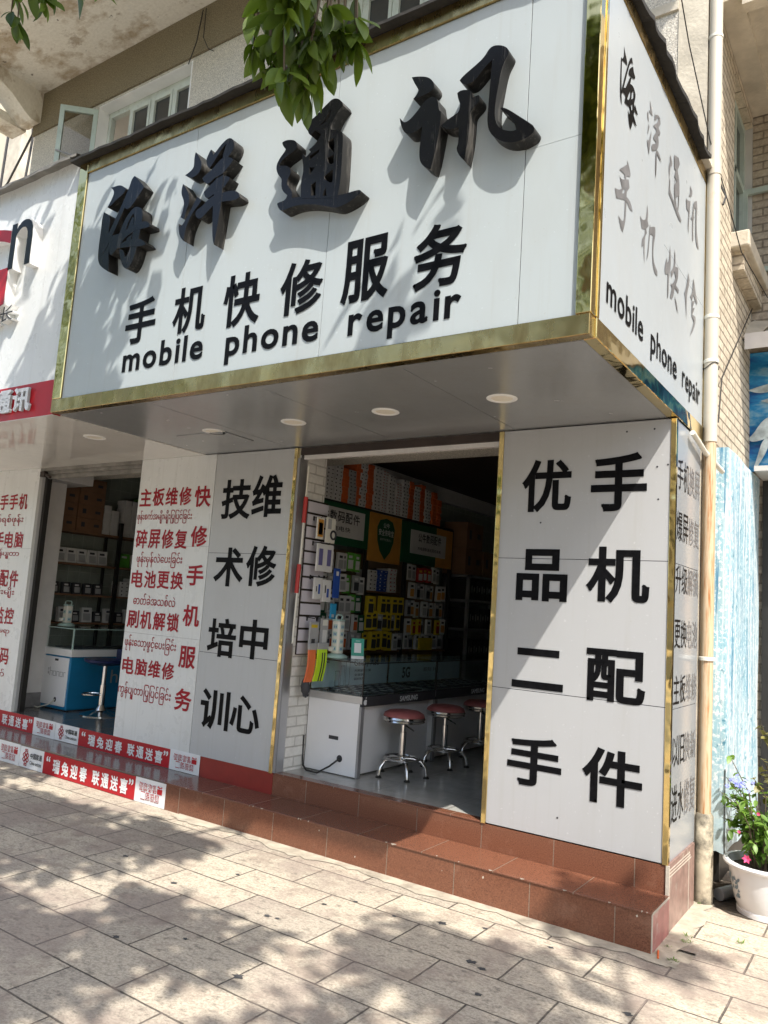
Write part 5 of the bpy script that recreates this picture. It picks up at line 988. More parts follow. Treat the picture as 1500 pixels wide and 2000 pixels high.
# rows of hanging packs
def pack_proto(w, h, d, body, c1, c2):
    mb = MB().bbox(-d, 0, -w / 2, w / 2, 0, h, .002, 0, 1); mb.box(-.0005, .0012, -w * .36, w * .36, h * .12, h * .60, 1); mb.box(-.0005, .0014, -w * .30, w * .20, h * .70, h * .84, 2)
    me = bpy.data.meshes.new('hanging_pack'); me.from_pydata(mb.v, [], mb.f)
    for q in (body, c1, c2): me.materials.append(MAT[q])
    me.polygons.foreach_set('material_index', mb.mi); me.update(); return me
def pack_row(mes, y0, y1, z, n, label, x=XS + .02, lean=.10):
    for k in range(n):
        o = bpy.data.objects.new('hanging_pack', mes[k % len(mes)]); C.objects.link(o); o.location = (x + rnd.uniform(-.03, .03), y0 + (y1 - y0) * (k + .5) / n + rnd.uniform(-.006, .006), z + rnd.uniform(-.008, .008)); o.rotation_euler = (rnd.uniform(-.04, .04), 0, rnd.uniform(-.25, .1)); tag(o, label, 'accessory pack', label)
pw = pack_proto(.085, .165, .03, 'card', 'greycard', 'ink'); pg = pack_proto(.085, .165, .03, 'greycard', 'ink', 'card'); pgr = pack_proto(.085, .17, .03, 'leafgreen', 'card', 'card'); po = pack_proto(.085, .165, .03, 'card', 'orange', 'ink'); py = pack_proto(.10, .18, .04, 'yellow', 'ink', 'ink'); pk = pack_proto(.08, .165, .03, 'card', 'amber', 'ink'); pr_ = pack_proto(.08, .15, .03, 'redcard', 'card', 'yellow'); pn = pack_proto(.12, .19, .05, 'bluecard', 'card', 'card'); pd = pack_proto(.085, .165, .03, 'green', 'card', 'card'); pyr = pack_proto(.07, .16, .03, 'yellow', 'redcard', 'redcard')
pack_row([pw, pg, pw, pw, pw], .90, 1.24, 1.93, 5, 'white card pack in the top row under the green header board')
pack_row([pgr], 1.26, 1.46, 1.93, 2, 'bright green card pack in the top row under the green header board')
pack_row([pw, pg, po, pw, pgr, pg], .92, 1.54, 1.73, 7, 'mixed white and grey pack in the second row of the front bay')
pack_row([pd, pw, pg, pw, pw, pgr], .92, 1.55, 1.545, 7, 'green or white pack in the third row of the front bay')
pack_row([pd, po, pw, po, pw, po], .95, 1.57, 1.375, 7, 'white pack with orange print in the fourth row of the front bay')
pack_row([pg, po, pw, po, pg], .97, 1.57, 1.205, 6, 'orange and grey pack in the lowest row of the front bay')
stack(carton_proto('carton', .13, .17, .04, 'card', 'ink'), 'carton', -3.33, 1.73, 1.776, 5, .04, 'white carton in the left pile on the middle bay shelf')
stack(carton_proto('carton', .15, .17, .035, 'bluecard', 'card'), 'carton', -3.33, 1.90, 1.776, 6, .035, 'navy carton piled on the middle bay shelf')
stack(carton_proto('carton', .13, .17, .04, 'card', 'redcard'), 'carton', -3.33, 2.08, 1.776, 6, .04, 'white carton in the right pile on the middle bay shelf')
pack_row([py], 1.62, 2.26, 1.545, 6, 'yellow card pack in the upper row of the middle bay', lean=.2)
pack_row([py, py, pg], 1.62, 2.27, 1.40, 7, 'yellow or grey card pack in the second row of the middle bay')
pack_row([py], 1.62, 2.10, 1.205, 5, 'yellow card pack in the lowest row of the middle bay')
pack_row([pw, pg], 2.12, 2.28, 1.205, 2, 'white card pack beside the lowest yellow row')
pack_row([pw, pw, pr_, pr_, pr_, pw], 2.34, 3.05, 1.92, 7, 'red and white pack in the top row of the rear bay')
pack_row([pk, pg, pw, pg, pk, pk], 2.36, 3.12, 1.73, 7, 'white pack with amber print in the second row of the rear bay')
pack_row([pg, pk, pk, pw, pg, pk], 2.34, 3.15, 1.545, 8, 'white and amber pack in the third row of the rear bay')
pack_row([pk, pyr, pyr, pg, pw, pyr, pyr], 2.34, 3.13, 1.365, 8, 'yellow pack with red print in the fourth row of the rear bay')
pack_row([pw, pg, pw], 2.34, 3.14, 1.21, 8, 'pale card pack in the lowest row of the rear bay')
one('yellow_box', 'yellow display box on the lower rear shelf', 'box', MB().bbox(-3.40, -3.20, 2.60, 2.86, 1.201, 1.33, .003), MAT['yellow'])
# slotted rack at the back with dark files
T = thing('metal_rack', 'slotted grey metal rack in the dim back of the shop', 'rack', (-3.2, 3.9, .353))
for y in (3.42, 4.55):
    for x in (-3.12, -3.42): put('post', MB().box(x - .004, x + .030, y, y + .035, .353, 2.06).box(x, x + .004, y + .035, y + .038, .353, 2.06), MAT['aluminium'], T)
for z in (.7, 1.05, 1.42, 1.75, 2.03): put('shelf', MB().box(-3.45, -3.09, 3.42, 4.58, z, z + .03), MAT['greymetal'], T)
cd = carton_proto('file_box', .11, .26, .24, 'darkmetal', 'greycard')
for z in (1.08, 1.45, 1.78):
    for k in range(8):
        o = bpy.data.objects.new('file_box', cd); C.objects.link(o); o.location = (-3.28, 3.52 + k * .13, z); lb = {1.08: 'dark file box on the lower rack shelf', 1.45: 'dark file box on the middle rack shelf', 1.78: 'dark file box on the upper rack shelf'}[z]; tag(o, lb, 'file box', lb)
ct = carton_proto('cardboard_box', .40, .30, .30, 'wood', 'ink')
for y, z, lb in ((3.55, 2.062, 'brown cardboard box on the metal rack, lower front one'), (3.55, 2.364, 'brown cardboard box on the metal rack, topmost'), (4.0, 2.062, 'brown cardboard box on the metal rack, at the back')):
    o = bpy.data.objects.new('cardboard_box', ct); C.objects.link(o); o.location = (-3.26, y, z); tag(o, lb, 'box', 'cardboard boxes on the rack')

# ================================================================ neighbour shop
T = thing('display_counter', 'blue and white glass topped counter in the neighbour shop', 'counter', (-6.28, .44, .351))
y0, y1, x0, x1 = .44, 2.6, -6.52, -6.045
put('base', MB().bbox(x0, x1 - .01, y0 + .006, y1, .36, .90, .012), MAT['blue'], T)
put('end_panel', MB().bbox(x0 + .02, x1 - .03, y0 - .004, y0 + .008, .395, .885, .010), MAT['glosswhite2'], T)
put('deck', MB().bbox(x0 - .005, x1 + .005, y0 - .006, y1, .902, .975, .003), MAT['white'], T)
put('plinth', MB().box(x0 + .02, x1 - .03, y0 + .03, y1, .352, .36), MAT['ink'], T)
m = MB(); m.box(x0, x1, y0, y0 + .006, .976, 1.19).box(x1 - .006, x1, y0 + .007, y1, .976, 1.19).box(x0, x1, y0, y1, 1.191, 1.199); put('glass', m, MAT['glass'], T)
put('glass_edge', MB().box(x0 - .002, x0 + .010, y0 - .002, y0 + .01, .976, 1.19).box(x1 - .010, x1 + .002, y0 - .002, y0 + .01, .976, 1.19).box(x0, x1, y0 - .003, y0 + .01, 1.182, 1.1905).box(x1 - .01, x1 + .002, y0 + .01, y1, 1.182, 1.1905), MAT['palegreen'], T)
m = MB(); pe = ('y', y0 - .004)
def thin(m, u0, u1, z0, z1, t=.005):
    for a, b, c, d in ((u0, u1, z0, z0 + t), (u0, u1, z1 - t, z1), (u0, u0 + t, z0, z1), (u1 - t, u1, z0, z1)): m.box(a, b, y0 - .0055, y0 - .004, c, d)
u = -6.375
m.box(u, u + .005, y0 - .0055, y0 - .004, .69, .775); m.box(u, u + .045, y0 - .0055, y0 - .004, .735, .74); m.box(u + .04, u + .045, y0 - .0055, y0 - .004, .69, .735)
thin(m, u + .058, u + .105, .69, .74)
m.box(u + .118, u + .123, y0 - .0055, y0 - .004, .69, .74); m.box(u + .118, u + .163, y0 - .0055, y0 - .004, .735, .74); m.box(u + .158, u + .163, y0 - .0055, y0 - .004, .69, .74)
thin(m, u + .176, u + .223, .69, .74); m.box(u + .236, u + .241, y0 - .0055, y0 - .004, .69, .74); m.box(u + .236, u + .27, y0 - .0055, y0 - .004, .735, .74)
letter(m, '荣', u - .035, u - .010, .738, .768, pe, .01); letter(m, '耀', u - .035, u - .010, .70, .732, pe, .01)
put('lettering', m, MAT['greymetal'], T)
m = MB(); letter(m, 'honor', .95, 1.55, .62, .76, ('x', x1 - .01), .0, lift=.003); put('lettering', m, MAT['greycard'], T)
put('handle_slot', MB().bbox(-6.31, -6.25, y0 - .0055, y0, .845, .868, .0015), MAT['ink'], T)
mm = MB(); mm.add([(-6.235 + .022 * math.cos(i * .314), y0 - .005, .455 + .026 * math.sin(i * .314)) for i in range(20)], [tuple(range(20))]); put('cable_hole', mm, MAT['ink'], T)
put('phone_trays', MB().box(x0 + .06, x1 - .05, y0 + .08, y1 - .1, .9755, .985), MAT['ink'], T)
one('power_cable', 'white cable trailing from the blue counter onto the dark floor', 'cable', MB().tube([(-6.235, .435, .455), (-6.29, .40, .40), (-6.40, .36, .362), (-6.50, .38, .358)], .006, 8), MAT['offwhite'], smooth=True)
T = thing('bar_stool', 'blue plastic bar stool with chrome stem and round base in the neighbour shop', 'stool', (-5.72, .62, .351))
x, y, b = -5.72, .62, .351
put('base', MB().lathe(x, y, [(.20, b), (.20, b + .008), (.15, b + .022), (.06, b + .05), (.03, b + .10)], 36), MAT['chrome'], T, True)
put('column', MB().lathe(x, y, [(.030, b + .09), (.030, b + .30), (.022, b + .302), (.022, b + .50)], 20), MAT['chrome'], T, 40)
put('foot_ring', MB().tube([(x - .10 + .10 * math.cos(a * math.pi / 12), y - .05 + .10 * math.sin(a * math.pi / 12), b + .20) for a in range(24)], .009, 8, closed=True), MAT['chrome'], T, True)
put('seat', MB().lathe(x, y, [(.05, b + .49), (.15, b + .505), (.205, b + .53), (.215, b + .555), (.19, b + .56), (.10, b + .545), (.001, b + .54)], 32, caps=False), MAT['navy'], T, True)
put('backrest', MB().bbox(x - .02, x + .20, y + .13, y + .16, b + .54, b + .66, .012), MAT['navy'], T)
tower(-6.40, .58, 1.2, .215, 2, 'cream tower power socket standing on the blue counter')
T = thing('display_shelving', 'brown shelves with black uprights on the green tiled wall of the neighbour shop', 'shelving', (-7.0, 1.5, .351))
for z in (1.20, 1.52, 1.87, 2.24): put('shelf', MB().box(-7.095, -6.80, .47, 3.2, z, z + .02), MAT['wood'], T)
for y in (1.42, 2.9): put('post', MB().box(-6.82, -6.785, y, y + .045, .36, 2.42).box(-6.99, -6.96, y - .06, y - .03, .36, 2.3), MAT['darkmetal'], T)
ct2 = carton_proto('cardboard_box', .34, .26, .155, 'wood', 'ink')
for k in range(4):
    for yy in (.66, 1.02):
        o = bpy.data.objects.new('cardboard_box', ct2); C.objects.link(o); o.location = (-6.95, yy, 2.262 + k * .156); lb = 'brown carton with dark print stacked on the neighbour top shelf'; tag(o, lb, 'box', lb)
sw = carton_proto('carton', .10, .16, .05, 'card', None); sg2 = carton_proto('carton', .10, .16, .05, 'leafgreen', None)
for y, n in ((1.26, 7), (1.37, 6), (1.55, 9), (1.66, 9), (1.78, 8), (1.89, 10), (2.0, 10), (2.11, 10)): stack(sw, 'carton', -6.92, y, 2.262, n, .05, 'small white carton stacked on the neighbour top shelf', group='small white cartons on the neighbour shelf')
stack(sg2, 'carton', -6.92, 1.78, 2.262 + .4, 2, .05, 'small bright green carton on top of the white ones in the neighbour shop')
pb = pack_proto(.13, .17, .05, 'card', 'greycard', 'ink'); pbg = pack_proto(.15, .17, .05, 'leafgreen', 'leafgreen', 'card'); pbd = pack_proto(.10, .13, .05, 'ink', 'greycard', 'card')
def shelf_row(mes, ys, z, label):
    for k, y in enumerate(ys):
        o = bpy.data.objects.new('phone_box', mes[k % len(mes)]); C.objects.link(o); o.location = (-6.86 + rnd.uniform(-.01, .01), y, z); o.rotation_euler = (0, -.12, rnd.uniform(-.06, .06)); tag(o, label, 'phone box', label)
shelf_row([pb], [.58 + k * .14 for k in range(6)], 1.891, 'white phone box on the upper neighbour shelf')
shelf_row([pbg, pb, pb], [1.60 + k * .165 for k in range(4)], 1.891, 'green or white phone box on the upper neighbour shelf right of the post')
shelf_row([pbd], [.56 + k * .14 for k in range(6)], 1.541, 'dark phone box on the middle neighbour shelf')
stack(carton_proto('carton', .14, .16, .045, 'card', 'ink'), 'carton', -6.90, 1.60, 1.541, 4, .045, 'white carton in the left pile on the middle neighbour shelf')
stack(carton_proto('carton', .14, .16, .045, 'card', 'ink'), 'carton', -6.90, 1.76, 1.541, 5, .045, 'white carton in the right pile on the middle neighbour shelf')
shelf_row([pb, pbd, pb, pbd], [.85 + k * .15 for k in range(9)], 1.221, 'phone box standing on the lowest neighbour shelf')

# ================================================================ downpipe, mural, banner, cables
T = thing('downpipe', 'cream plastic downpipe with rust stains at the building corner', 'pipe', (.045, .665, 0))
px_, py_ = .047, .668
put('upper_pipe', MB().lathe(px_, py_, [(.043, 2.80), (.043, 4.62), (.047, 4.62), (.047, 4.72), (.043, 4.72), (.043, 8.2)], 24), MAT['pipe'], T, 40)
put('lower_pipe', MB().lathe(px_, py_, [(.038, .50), (.038, 2.80)], 24), MAT['pipestain'], T, 40)
put('sleeve', MB().lathe(px_, py_, [(.054, .0), (.052, .50), (.042, .515)], 24), MAT['pipebase'], T, 40)
for z in (1.42, 3.32, 3.62, 5.62): put('clamp', MB().lathe(px_, py_, [(.0432, z), (.047, z + .003), (.047, z + .022), (.0432, z + .025)], 24, caps=False), MAT['offwhite'], T)
put('wire_tie', MB().tube([(px_ + .048 * math.cos(a * .5), py_ + .048 * math.sin(a * .5), 3.30 - .02 * math.sin(a)) for a in range(13)], .003, 5), MAT['cable'], T)
one('drain_spout', 'short white plastic spout poking out beside the downpipe under the sign', 'pipe', MB().tube([(.03, .27, 2.775), (.035, .60, 2.72), (.07, .95, 2.66)], .016, 12), MAT['offwhite'], smooth=True)
one('drain_pipe', 'grey drain pipe lying on the ground behind the white flower pot', 'pipe', MB().tube([(.12, .74, .045), (.22, .98, .05), (.42, 1.35, .06)], .036, 14), MAT['greymetal'], smooth=True)
T = thing('ice_mural', 'pale blue ice forest print wrapped round the low wall right of the downpipe', 'mural', (.04, 1.1, 0))
def mural():
    mb = MB(); path = [(-.02, 1.10), (.03, 1.098), (.078, 1.102), (.082, 1.13)] + [(.082 + .004 * math.sin(i * 1.1), 1.13 + i * .14) for i in range(1, 10)]
    zs = [.19 + i * (2.86 - .19) / 14 for i in range(15)]; n = len(path)
    vs = [(x + .004 * math.sin(z * 5 + k), y + .003 * math.sin(z * 7 + k * 2), z + (0 if z > .2 else .012 * math.sin(k * 1.7))) for z in zs for k, (x, y) in enumerate(path)]
    fs = [(r * n + k, r * n + k + 1, (r + 1) * n + k + 1, (r + 1) * n + k) for r in range(14) for k in range(n - 1)]
    vs2 = [(x - .03, y + .03, z) for x, y, z in vs]; mb.add(vs, fs); mb.add(vs2, [f[::-1] for f in fs])
    return mb
put('print', mural(), MAT['mural'], T, True)
put('backing', MB().box(.001, .045, 1.14, 2.40, .0, 2.84), MAT['darkmetal'], T)
put('edge_strip', MB().box(.08, .0845, 1.098, 1.106, .19, .72), MAT['cable'], T)
T = thing('cloth_banner', 'blue printed cloth banner with pale drapery shapes hung on the right wall', 'banner', (1.1, 2.4, 2.9))
def banner():
    nx, nz = 36, 26; vs = []
    for j in range(nz + 1):
        for i in range(nx + 1):
            u = i / nx; w = j / nz; fold = .025 * math.sin(w * 22 + u * 5) * (w > .35) * (w - .3) + .02 * math.sin(u * 9 + w * 6)
            vs.append((-.02 + 2.0 * u + .015 * math.sin(w * 9), 2.40 + fold, 2.925 + (1.02 - .10 * u * 0) * w + .012 * math.sin(u * 25) * (j == 0)))
    n = nx + 1; return MB().add(vs, [(j * n + i, j * n + i + 1, (j + 1) * n + i + 1, (j + 1) * n + i) for j in range(nz) for i in range(nx)])
put('cloth', banner(), MAT['banner'], T, True)
m = MB()
for lp in ([(-.01, 3.62), (.06, 3.64), (.14, 3.66), (.22, 3.66), (.22, 3.60), (.12, 3.585), (.05, 3.59)], [(-.01, 3.20), (.05, 3.26), (.10, 3.36), (.20, 3.40), (.32, 3.46), (.34, 3.30), (.22, 3.22), (.10, 3.19), (.03, 3.17)], [(.09, 3.52), (.16, 3.54), (.25, 3.58), (.26, 3.50), (.18, 3.48)], [(.10, 3.19), (.16, 3.22), (.15, 3.12), (.11, 3.04), (.07, 2.97), (.045, 2.975), (.07, 3.06)]): poly_mesh(m, [smooth_loop(lp, 2)], lambda u, w, d: (u, 2.372, w), 0)
put('pale_drapery', m, M('pale_cloth_print', (.46, .53, .53), .5, var=.5, vs=9), T)
put('white_edge', MB().tube([(-.035, 2.395, 2.9), (-.045, 2.39, 3.3), (-.03, 2.39, 3.6), (-.04, 2.395, 3.95)], .022, 8), MAT['wallwhite'], T, True)
T = thing('awning', 'crumpled cream awning sheet over the blue banner', 'awning', (.2, 2.2, 3.95))
def awn():
    vs = []; nx, ny = 22, 6
    for j in range(ny + 1):
        for i in range(nx + 1): u = i / nx; w = j / ny; vs.append((-.06 + 2.0 * u, 2.44 - .42 * w + .02 * math.sin(u * 30), 4.22 - .24 * w + .035 * math.sin(u * 26 + w * 4) + .02 * math.sin(u * 61)))
    n = nx + 1; fs = [(j * n + i, j * n + i + 1, (j + 1) * n + i + 1, (j + 1) * n + i) for j in range(ny) for i in range(nx)]
    mb = MB().add(vs, fs); mb.add([(x, y, z - .012) for x, y, z in vs], [f[::-1] for f in fs]); return mb
put('sheet', awn(), MAT['plaster'], T, True); put('valance', MB().box(.02, 1.9, 2.02, 2.03, 3.86, 3.99), MAT['wallwhite'], T)
one('canopy_board', 'grey board roof edge projecting below the blue banner', 'canopy', MB().box(.10, 1.6, 2.0, 2.44, 2.86, 2.90), MAT['darkwall'])
def cable(label, pts, r, mat='cable'): one('cable', label, 'cable', MB().tube(pts, r, 6), MAT[mat], smooth=True)
cable('thin cable drooping from the sign top past the downpipe to the right', [(-.02, -.6, 5.9), (-.02, .2, 5.3), (.03, .62, 4.85), (.10, .75, 4.55), (.13, 1.2, 4.30), (.2, 1.9, 4.22), (.5, 2.4, 4.2)], .004)
cable('grey cable slanting down the brick wall right of the downpipe', [(.03, 2.3, 4.30), (.03, 1.6, 3.75), (.03, 1.1, 3.35), (.04, .95, 3.0)], .005)
cable('black cable loop hanging from the eave above the left window', [(-5.25, .60, 7.99), (-5.28, .58, 7.6), (-5.35, .56, 7.35)], .006)
cable('second thin black cable hanging over the left window', [(-5.20, .60, 7.99), (-5.16, .57, 7.6), (-5.05, .56, 7.42), (-5.0, .60, 7.40)], .005)
cable('black cable running along the sign top at the downpipe', [(-.03, .45, 4.80), (.02, .58, 4.74), (.06, .70, 4.62), (.11, .74, 4.50), (.10, .70, 4.42)], .007)
cable('bunch of street wires at the far left, front one', [(-11, 1.5, 11), (-10.8, 1.5, 9), (-10.9, 1.5, 6.0)], .02)
cable('bunch of street wires at the far left, rear one', [(-11.3, 2.0, 11), (-11.0, 2.0, 9), (-11.3, 2.0, 6.0)], .02)
cable('slack street wire crossing the far cream building', [(-14, 2.5, 8.2), (-12, 2.2, 8.6), (-9.2, 1.5, 9.6)], .018)
T = thing('far_building', 'sunlit cream building beyond the left end of the shop block', 'building', (-18, 6, 0))
put('wall', MB().box(-26, -13, 3.0, 12, -.1, 16), MAT['farwall'], T)
put('pilaster', MB().box(-13.5, -12.9, 2.8, 3.4, -.1, 16).box(-20, -13.5, 2.9, 3.0, 7.6, 7.9), MAT['plaster'], T)
put('side_wing', MB().box(-12.9, -10.5, 5.0, 9, -.1, 9.3), MAT['farwall'], T)
put('window', MB().box(-16.6, -15.2, 2.97, 3.0, 8.4, 9.9).box(-19.6, -18.2, 2.97, 3.0, 8.4, 9.9), MAT['darkglass'], T)

# ================================================================ plants
def leafshape(L, Wd, fold=.25, droop=.3, n=5):
    """a single leaf as two folded rows of quads along +x, returns verts, faces"""
    vs = []; fs = []
    for i in range(n + 1):
        t = i / n; w = Wd * .5 * math.sin(math.pi * min(1, t * .94 + .06)) ** .8 * (1 - .25 * (1 - t)) if 0 < i < n else .001
        x = L * t; z = -droop * L * t * t; vs += [(x, -w, z + w * fold), (x, 0, z), (x, w, z + w * fold)]
    for i in range(n):
        a = i * 3; fs += [(a, a + 3, a + 4, a + 1), (a + 1, a + 4, a + 5, a + 2)]
    return vs, fs
def put_leaf(mb, shape, pos, yaw, pitch, roll, s=1.):
    m = Matrix.Rotation(yaw, 3, 'Z') @ Matrix.Rotation(pitch, 3, 'Y') @ Matrix.Rotation(roll, 3, 'X')
    vs, fs = shape; mb.add([tuple(Vector(pos) + (m @ Vector(v)) * s) for v in vs], fs)
LS = [leafshape(.112, .046, .30, .12, 6), leafshape(.10, .043, .2, .4, 6), leafshape(.122, .048, .35, .05, 6), leafshape(.078, .036, .25, .25, 6)]
LQ = [leafshape(.19, .09, .2, .2, 3), leafshape(.17, .085, .3, .3, 3)]
def hanging_cluster(mb, tw, c, rad, n, rr):
    """drooping spray: twigs fan from the top, leaves in whorls along them"""
    cx, cy, cz = c
    for k in range(max(6, n // 11)):
        a = rr.uniform(0, 6.283); q = rr.random() ** .5; ex = cx + rad[0] * q * math.cos(a); ey = cy + rad[1] * q * math.sin(a); ez = cz - rad[2] * (1 - .55 * q * q) * rr.uniform(.35, 1)
        top = (cx + .3 * rad[0] * math.cos(a), cy + .3 * rad[1] * math.sin(a), cz + .45)
        mid = ((top[0] + ex) / 2 + .03 * math.cos(a), (top[1] + ey) / 2 + .03 * math.sin(a), (top[2] + ez) / 2 + .06)
        tw.tube([top, mid, (ex, ey, ez)], [.006, .0045, .003], 5)
        for j in range(11):
            t = rr.uniform(.25, 1) if j > 4 else 1.; px = mid[0] + (ex - mid[0]) * (t * 2 - 1) if t > .5 else top[0] + (mid[0] - top[0]) * t * 2
            py2 = mid[1] + (ey - mid[1]) * (t * 2 - 1) if t > .5 else top[1] + (mid[1] - top[1]) * t * 2; pz = mid[2] + (ez - mid[2]) * (t * 2 - 1) if t > .5 else top[2] + (mid[2] - top[2]) * t * 2
            put_leaf(mb, LS[rr.randrange(4)], (px, py2, pz), rr.uniform(0, 6.283), rr.uniform(.45, 1.45), rr.uniform(-.9, .9), rr.uniform(.6, 1.15))
def crown_blob(mb, c, rad, n, rr):
    for k in range(n):
        while True:
            p = [rr.uniform(-1, 1) for _ in range(3)]; d = sum(q * q for q in p)
            if d <= 1 and rr.random() < .35 + .65 * d: break
        w = 1 + .25 * math.sin(5 * p[0] + 2) * math.cos(4 * p[1])
        put_leaf(mb, LQ[k % 2], [c[i] + rad[i] * p[i] * w for i in range(3)], rr.uniform(0, 6.283), rr.uniform(.1, 1.2), rr.uniform(-.6, .6), rr.uniform(.8, 1.25))
def tree(label, base, fork, blobs, clusters, seed):
    rr = random.Random(seed); T = thing('street_tree', label, 'tree', base)
    bx, by, bz = base; fx_, fy_, fz_ = fork
    put('trunk', MB().tube([(bx, by, -.05), (bx + .03, by, .4), ((bx + fx_) / 2 + .05, (by + fy_) / 2, fz_ * .5), (fx_, fy_, fz_), (fx_ + .05, fy_ + .1, fz_ + .9)], [.19, .15, .125, .11, .06], 14), MAT['bark'], T, True)
    lm = MB(); cm = MB(); tw = MB()
    for c, rad, n in blobs:
        mid = ((fx_ + c[0]) / 2 + rr.uniform(-.2, .2), (fy_ + c[1]) / 2, (fz_ + c[2]) / 2 + .25); lm.tube([(fx_, fy_, fz_ - .1), mid, c], [.06, .04, .015], 8)
        for q in range(4): lm.tube([c, (c[0] + rr.uniform(-.8, .8) * rad[0], c[1] + rr.uniform(-.8, .8) * rad[1], c[2] + rr.uniform(-.6, .6) * rad[2])], [.014, .005], 5)
        crown_blob(cm, c, rad, n, rr)
    for c, rad, n, src in clusters:
        hanging_cluster(cm, tw, c, rad, n, rr); lm.tube([src, ((src[0] + c[0]) / 2, (src[1] + c[1]) / 2, max(src[2], c[2] + .45) + .1), (c[0], c[1], c[2] + .42)], [.02, .014, .007], 7)
    put('limb', lm, MAT['bark'], T, True); put('twig', tw if tw.v else lm, MAT['twig'], T, True); put('crown', cm, MAT['leaf'], T, True)
    return T
tree('street tree whose leafy branch hangs in front of the top of the sign', (-1.3, -6.9, 0), (-1.2, -6.6, 3.6),
     [((-2.45, -2.50, 5.50), (.62, .50, .62), 620), ((-.75, -3.52, 5.5), (1.15, .58, .5), 1900), ((1.42, -4.05, 5.6), (.45, .36, .32), 330), ((.85, -4.75, 5.6), (.85, .48, .42), 1050), ((.40, -3.25, 5.85), (.42, .22, .26), 200), ((.35, -2.46, 5.55), (.26, .14, .22), 34), ((-2.6, -4.6, 6.0), (1.3, 1.0, .7), 800), ((-3.8, -3.0, 6.5), (1.0, .8, .6), 500), ((-.2, -6.2, 6.2), (1.3, 1.0, .7), 500), ((-1.1, -5.3, 6.7), (1.1, .6, .9), 700)],
     [((-.262, -3.07, 3.345), (.172, .16, .36), 400, (.2, -4.2, 4.9)), ((-1.93, -3.08, 4.12), (.20, .20, .28), 130, (-1.6, -4.3, 5.4))], 5)
tree('street tree behind the camera whose shade falls on the right of the pavement', (4.2, -6.6, 0), (4.1, -6.4, 3.4),
     [((2.80, -3.55, 5.9), (.60, .40, .36), 480), ((3.35, -2.75, 6.1), (.42, .26, .30), 240), ((3.6, -4.6, 6.4), (1.1, .8, .6), 500), ((5.4, -5.6, 6.2), (1.4, 1.1, .8), 500)], [], 9)

tree('street tree at the kerb farther left, mirrored in the gold edge', (-8.6, -6.6, 0), (-8.5, -6.4, 3.2), [((-8.6, -4.6, 5.6), (1.9, 1.2, 1.5), 1300), ((-8.2, -5.6, 4.2), (1.2, .9, .9), 600)], [], 13)
# potted plants by the downpipe
T = thing('flower_pot', 'white plastic flower pot with a blue flower print and a blue flowering shrub', 'potted plant', (.40, .73, 0))
pcx, pcy = .385, .735
put('pot', MB().lathe(pcx, pcy, [(.150, .0), (.165, .004), (.165, .03), (.160, .035), (.178, .08), (.200, .18), (.212, .262), (.236, .268), (.240, .280), (.232, .290), (.212, .290), (.204, .262), (.19, .235)], 48), MAT['potwhite'], T, True)
put('potting_soil', MB().lathe(pcx, pcy, [(.202, .246), (.12, .262), (.001, .258)], 24, caps=False), MAT['soil'], T)
m = MB()
for k in range(26):
    a = rnd.uniform(3.55, 4.05) + .0; z = rnd.uniform(.09, .22); r = .178 + (z - .08) * .22 + .0022; s = rnd.uniform(.006, .016)
    vs = []
    for i in range(7):
        b = 6.283 * i / 7 + k; k2 = s * (1 if i % 2 else .6); da = k2 * math.cos(b) / r; vs.append((pcx + r * math.cos(a + da), pcy + r * math.sin(a + da), z + k2 * math.sin(b)))
    m.add(vs, [tuple(range(7))])
put('flower_print', m, MAT['potblue'], T)
def shrub(root, stems, leaf, nleaf, ls, rr, lname='foliage'):
    st = MB(); lf = MB(); tips = []
    for base, tip, bend in stems:
        b = Vector(base); t = Vector(tip); mid = (b + t) / 2 + Vector(bend); st.tube([b, mid, t], [.006, .004, .002], 6); tips.append(t)
        for k in range(nleaf):
            s = rr.uniform(.15, 1); p = b * (1 - s) ** 2 + 2 * mid * s * (1 - s) + t * s * s if 0 else (b.lerp(mid, s * 2) if s < .5 else mid.lerp(t, s * 2 - 1))
            put_leaf(lf, ls[rr.randrange(len(ls))], p, rr.uniform(0, 6.283), rr.uniform(-.5, .9), rr.uniform(-.6, .6), rr.uniform(.6, 1.15))
    put('stem', st, MAT['twig'], root, True); put(lname, lf, leaf, root, True); return tips
rr = random.Random(11)
lsm = [leafshape(.064, .036, .25, .3, 4), leafshape(.05, .030, .2, .2, 4)]
stems = []
for k in range(58):
    a = rr.uniform(0, 6.283); q = rr.random() ** .6; stems.append(((pcx + .08 * math.cos(a), pcy + .08 * math.sin(a), .25), (pcx + .27 * q * math.cos(a) + .03, pcy + .24 * q * math.sin(a), .38 + rr.random() * .48 * (1 - .4 * q)), (rr.uniform(-.04, .04), rr.uniform(-.04, .04), .06)))
for tip in ((.13, .66, .66), (.16, .70, .74), (.20, .62, .60), (.17, .75, .86), (.14, .70, .50), (.19, .58, .46)): stems.append(((pcx - .05, pcy, .26), tip, (.03, 0, .10)))
shrub(T, stems, MAT['leafplant'], 17, lsm, rr)
fl = MB()
for k in range(26):
    c = Vector((.245, .60, .735)) + Vector((rr.gauss(0, .022), rr.gauss(0, .018), rr.gauss(0, .016))); n = Vector((rr.uniform(-.6, .4), rr.uniform(-1, -.2), rr.uniform(-.2, 1))).normalized(); a_ = n.orthogonal().normalized(); b_ = n.cross(a_)
    for i in range(5):
        t = 6.283 * i / 5 + k; p = c + (a_ * math.cos(t) + b_ * math.sin(t)) * .012; q1 = c + (a_ * math.cos(t - .5) + b_ * math.sin(t - .5)) * .008; q2 = c + (a_ * math.cos(t + .5) + b_ * math.sin(t + .5)) * .008; fl.add([c, q1, p + n * .002, q2], [(0, 1, 2, 3)])
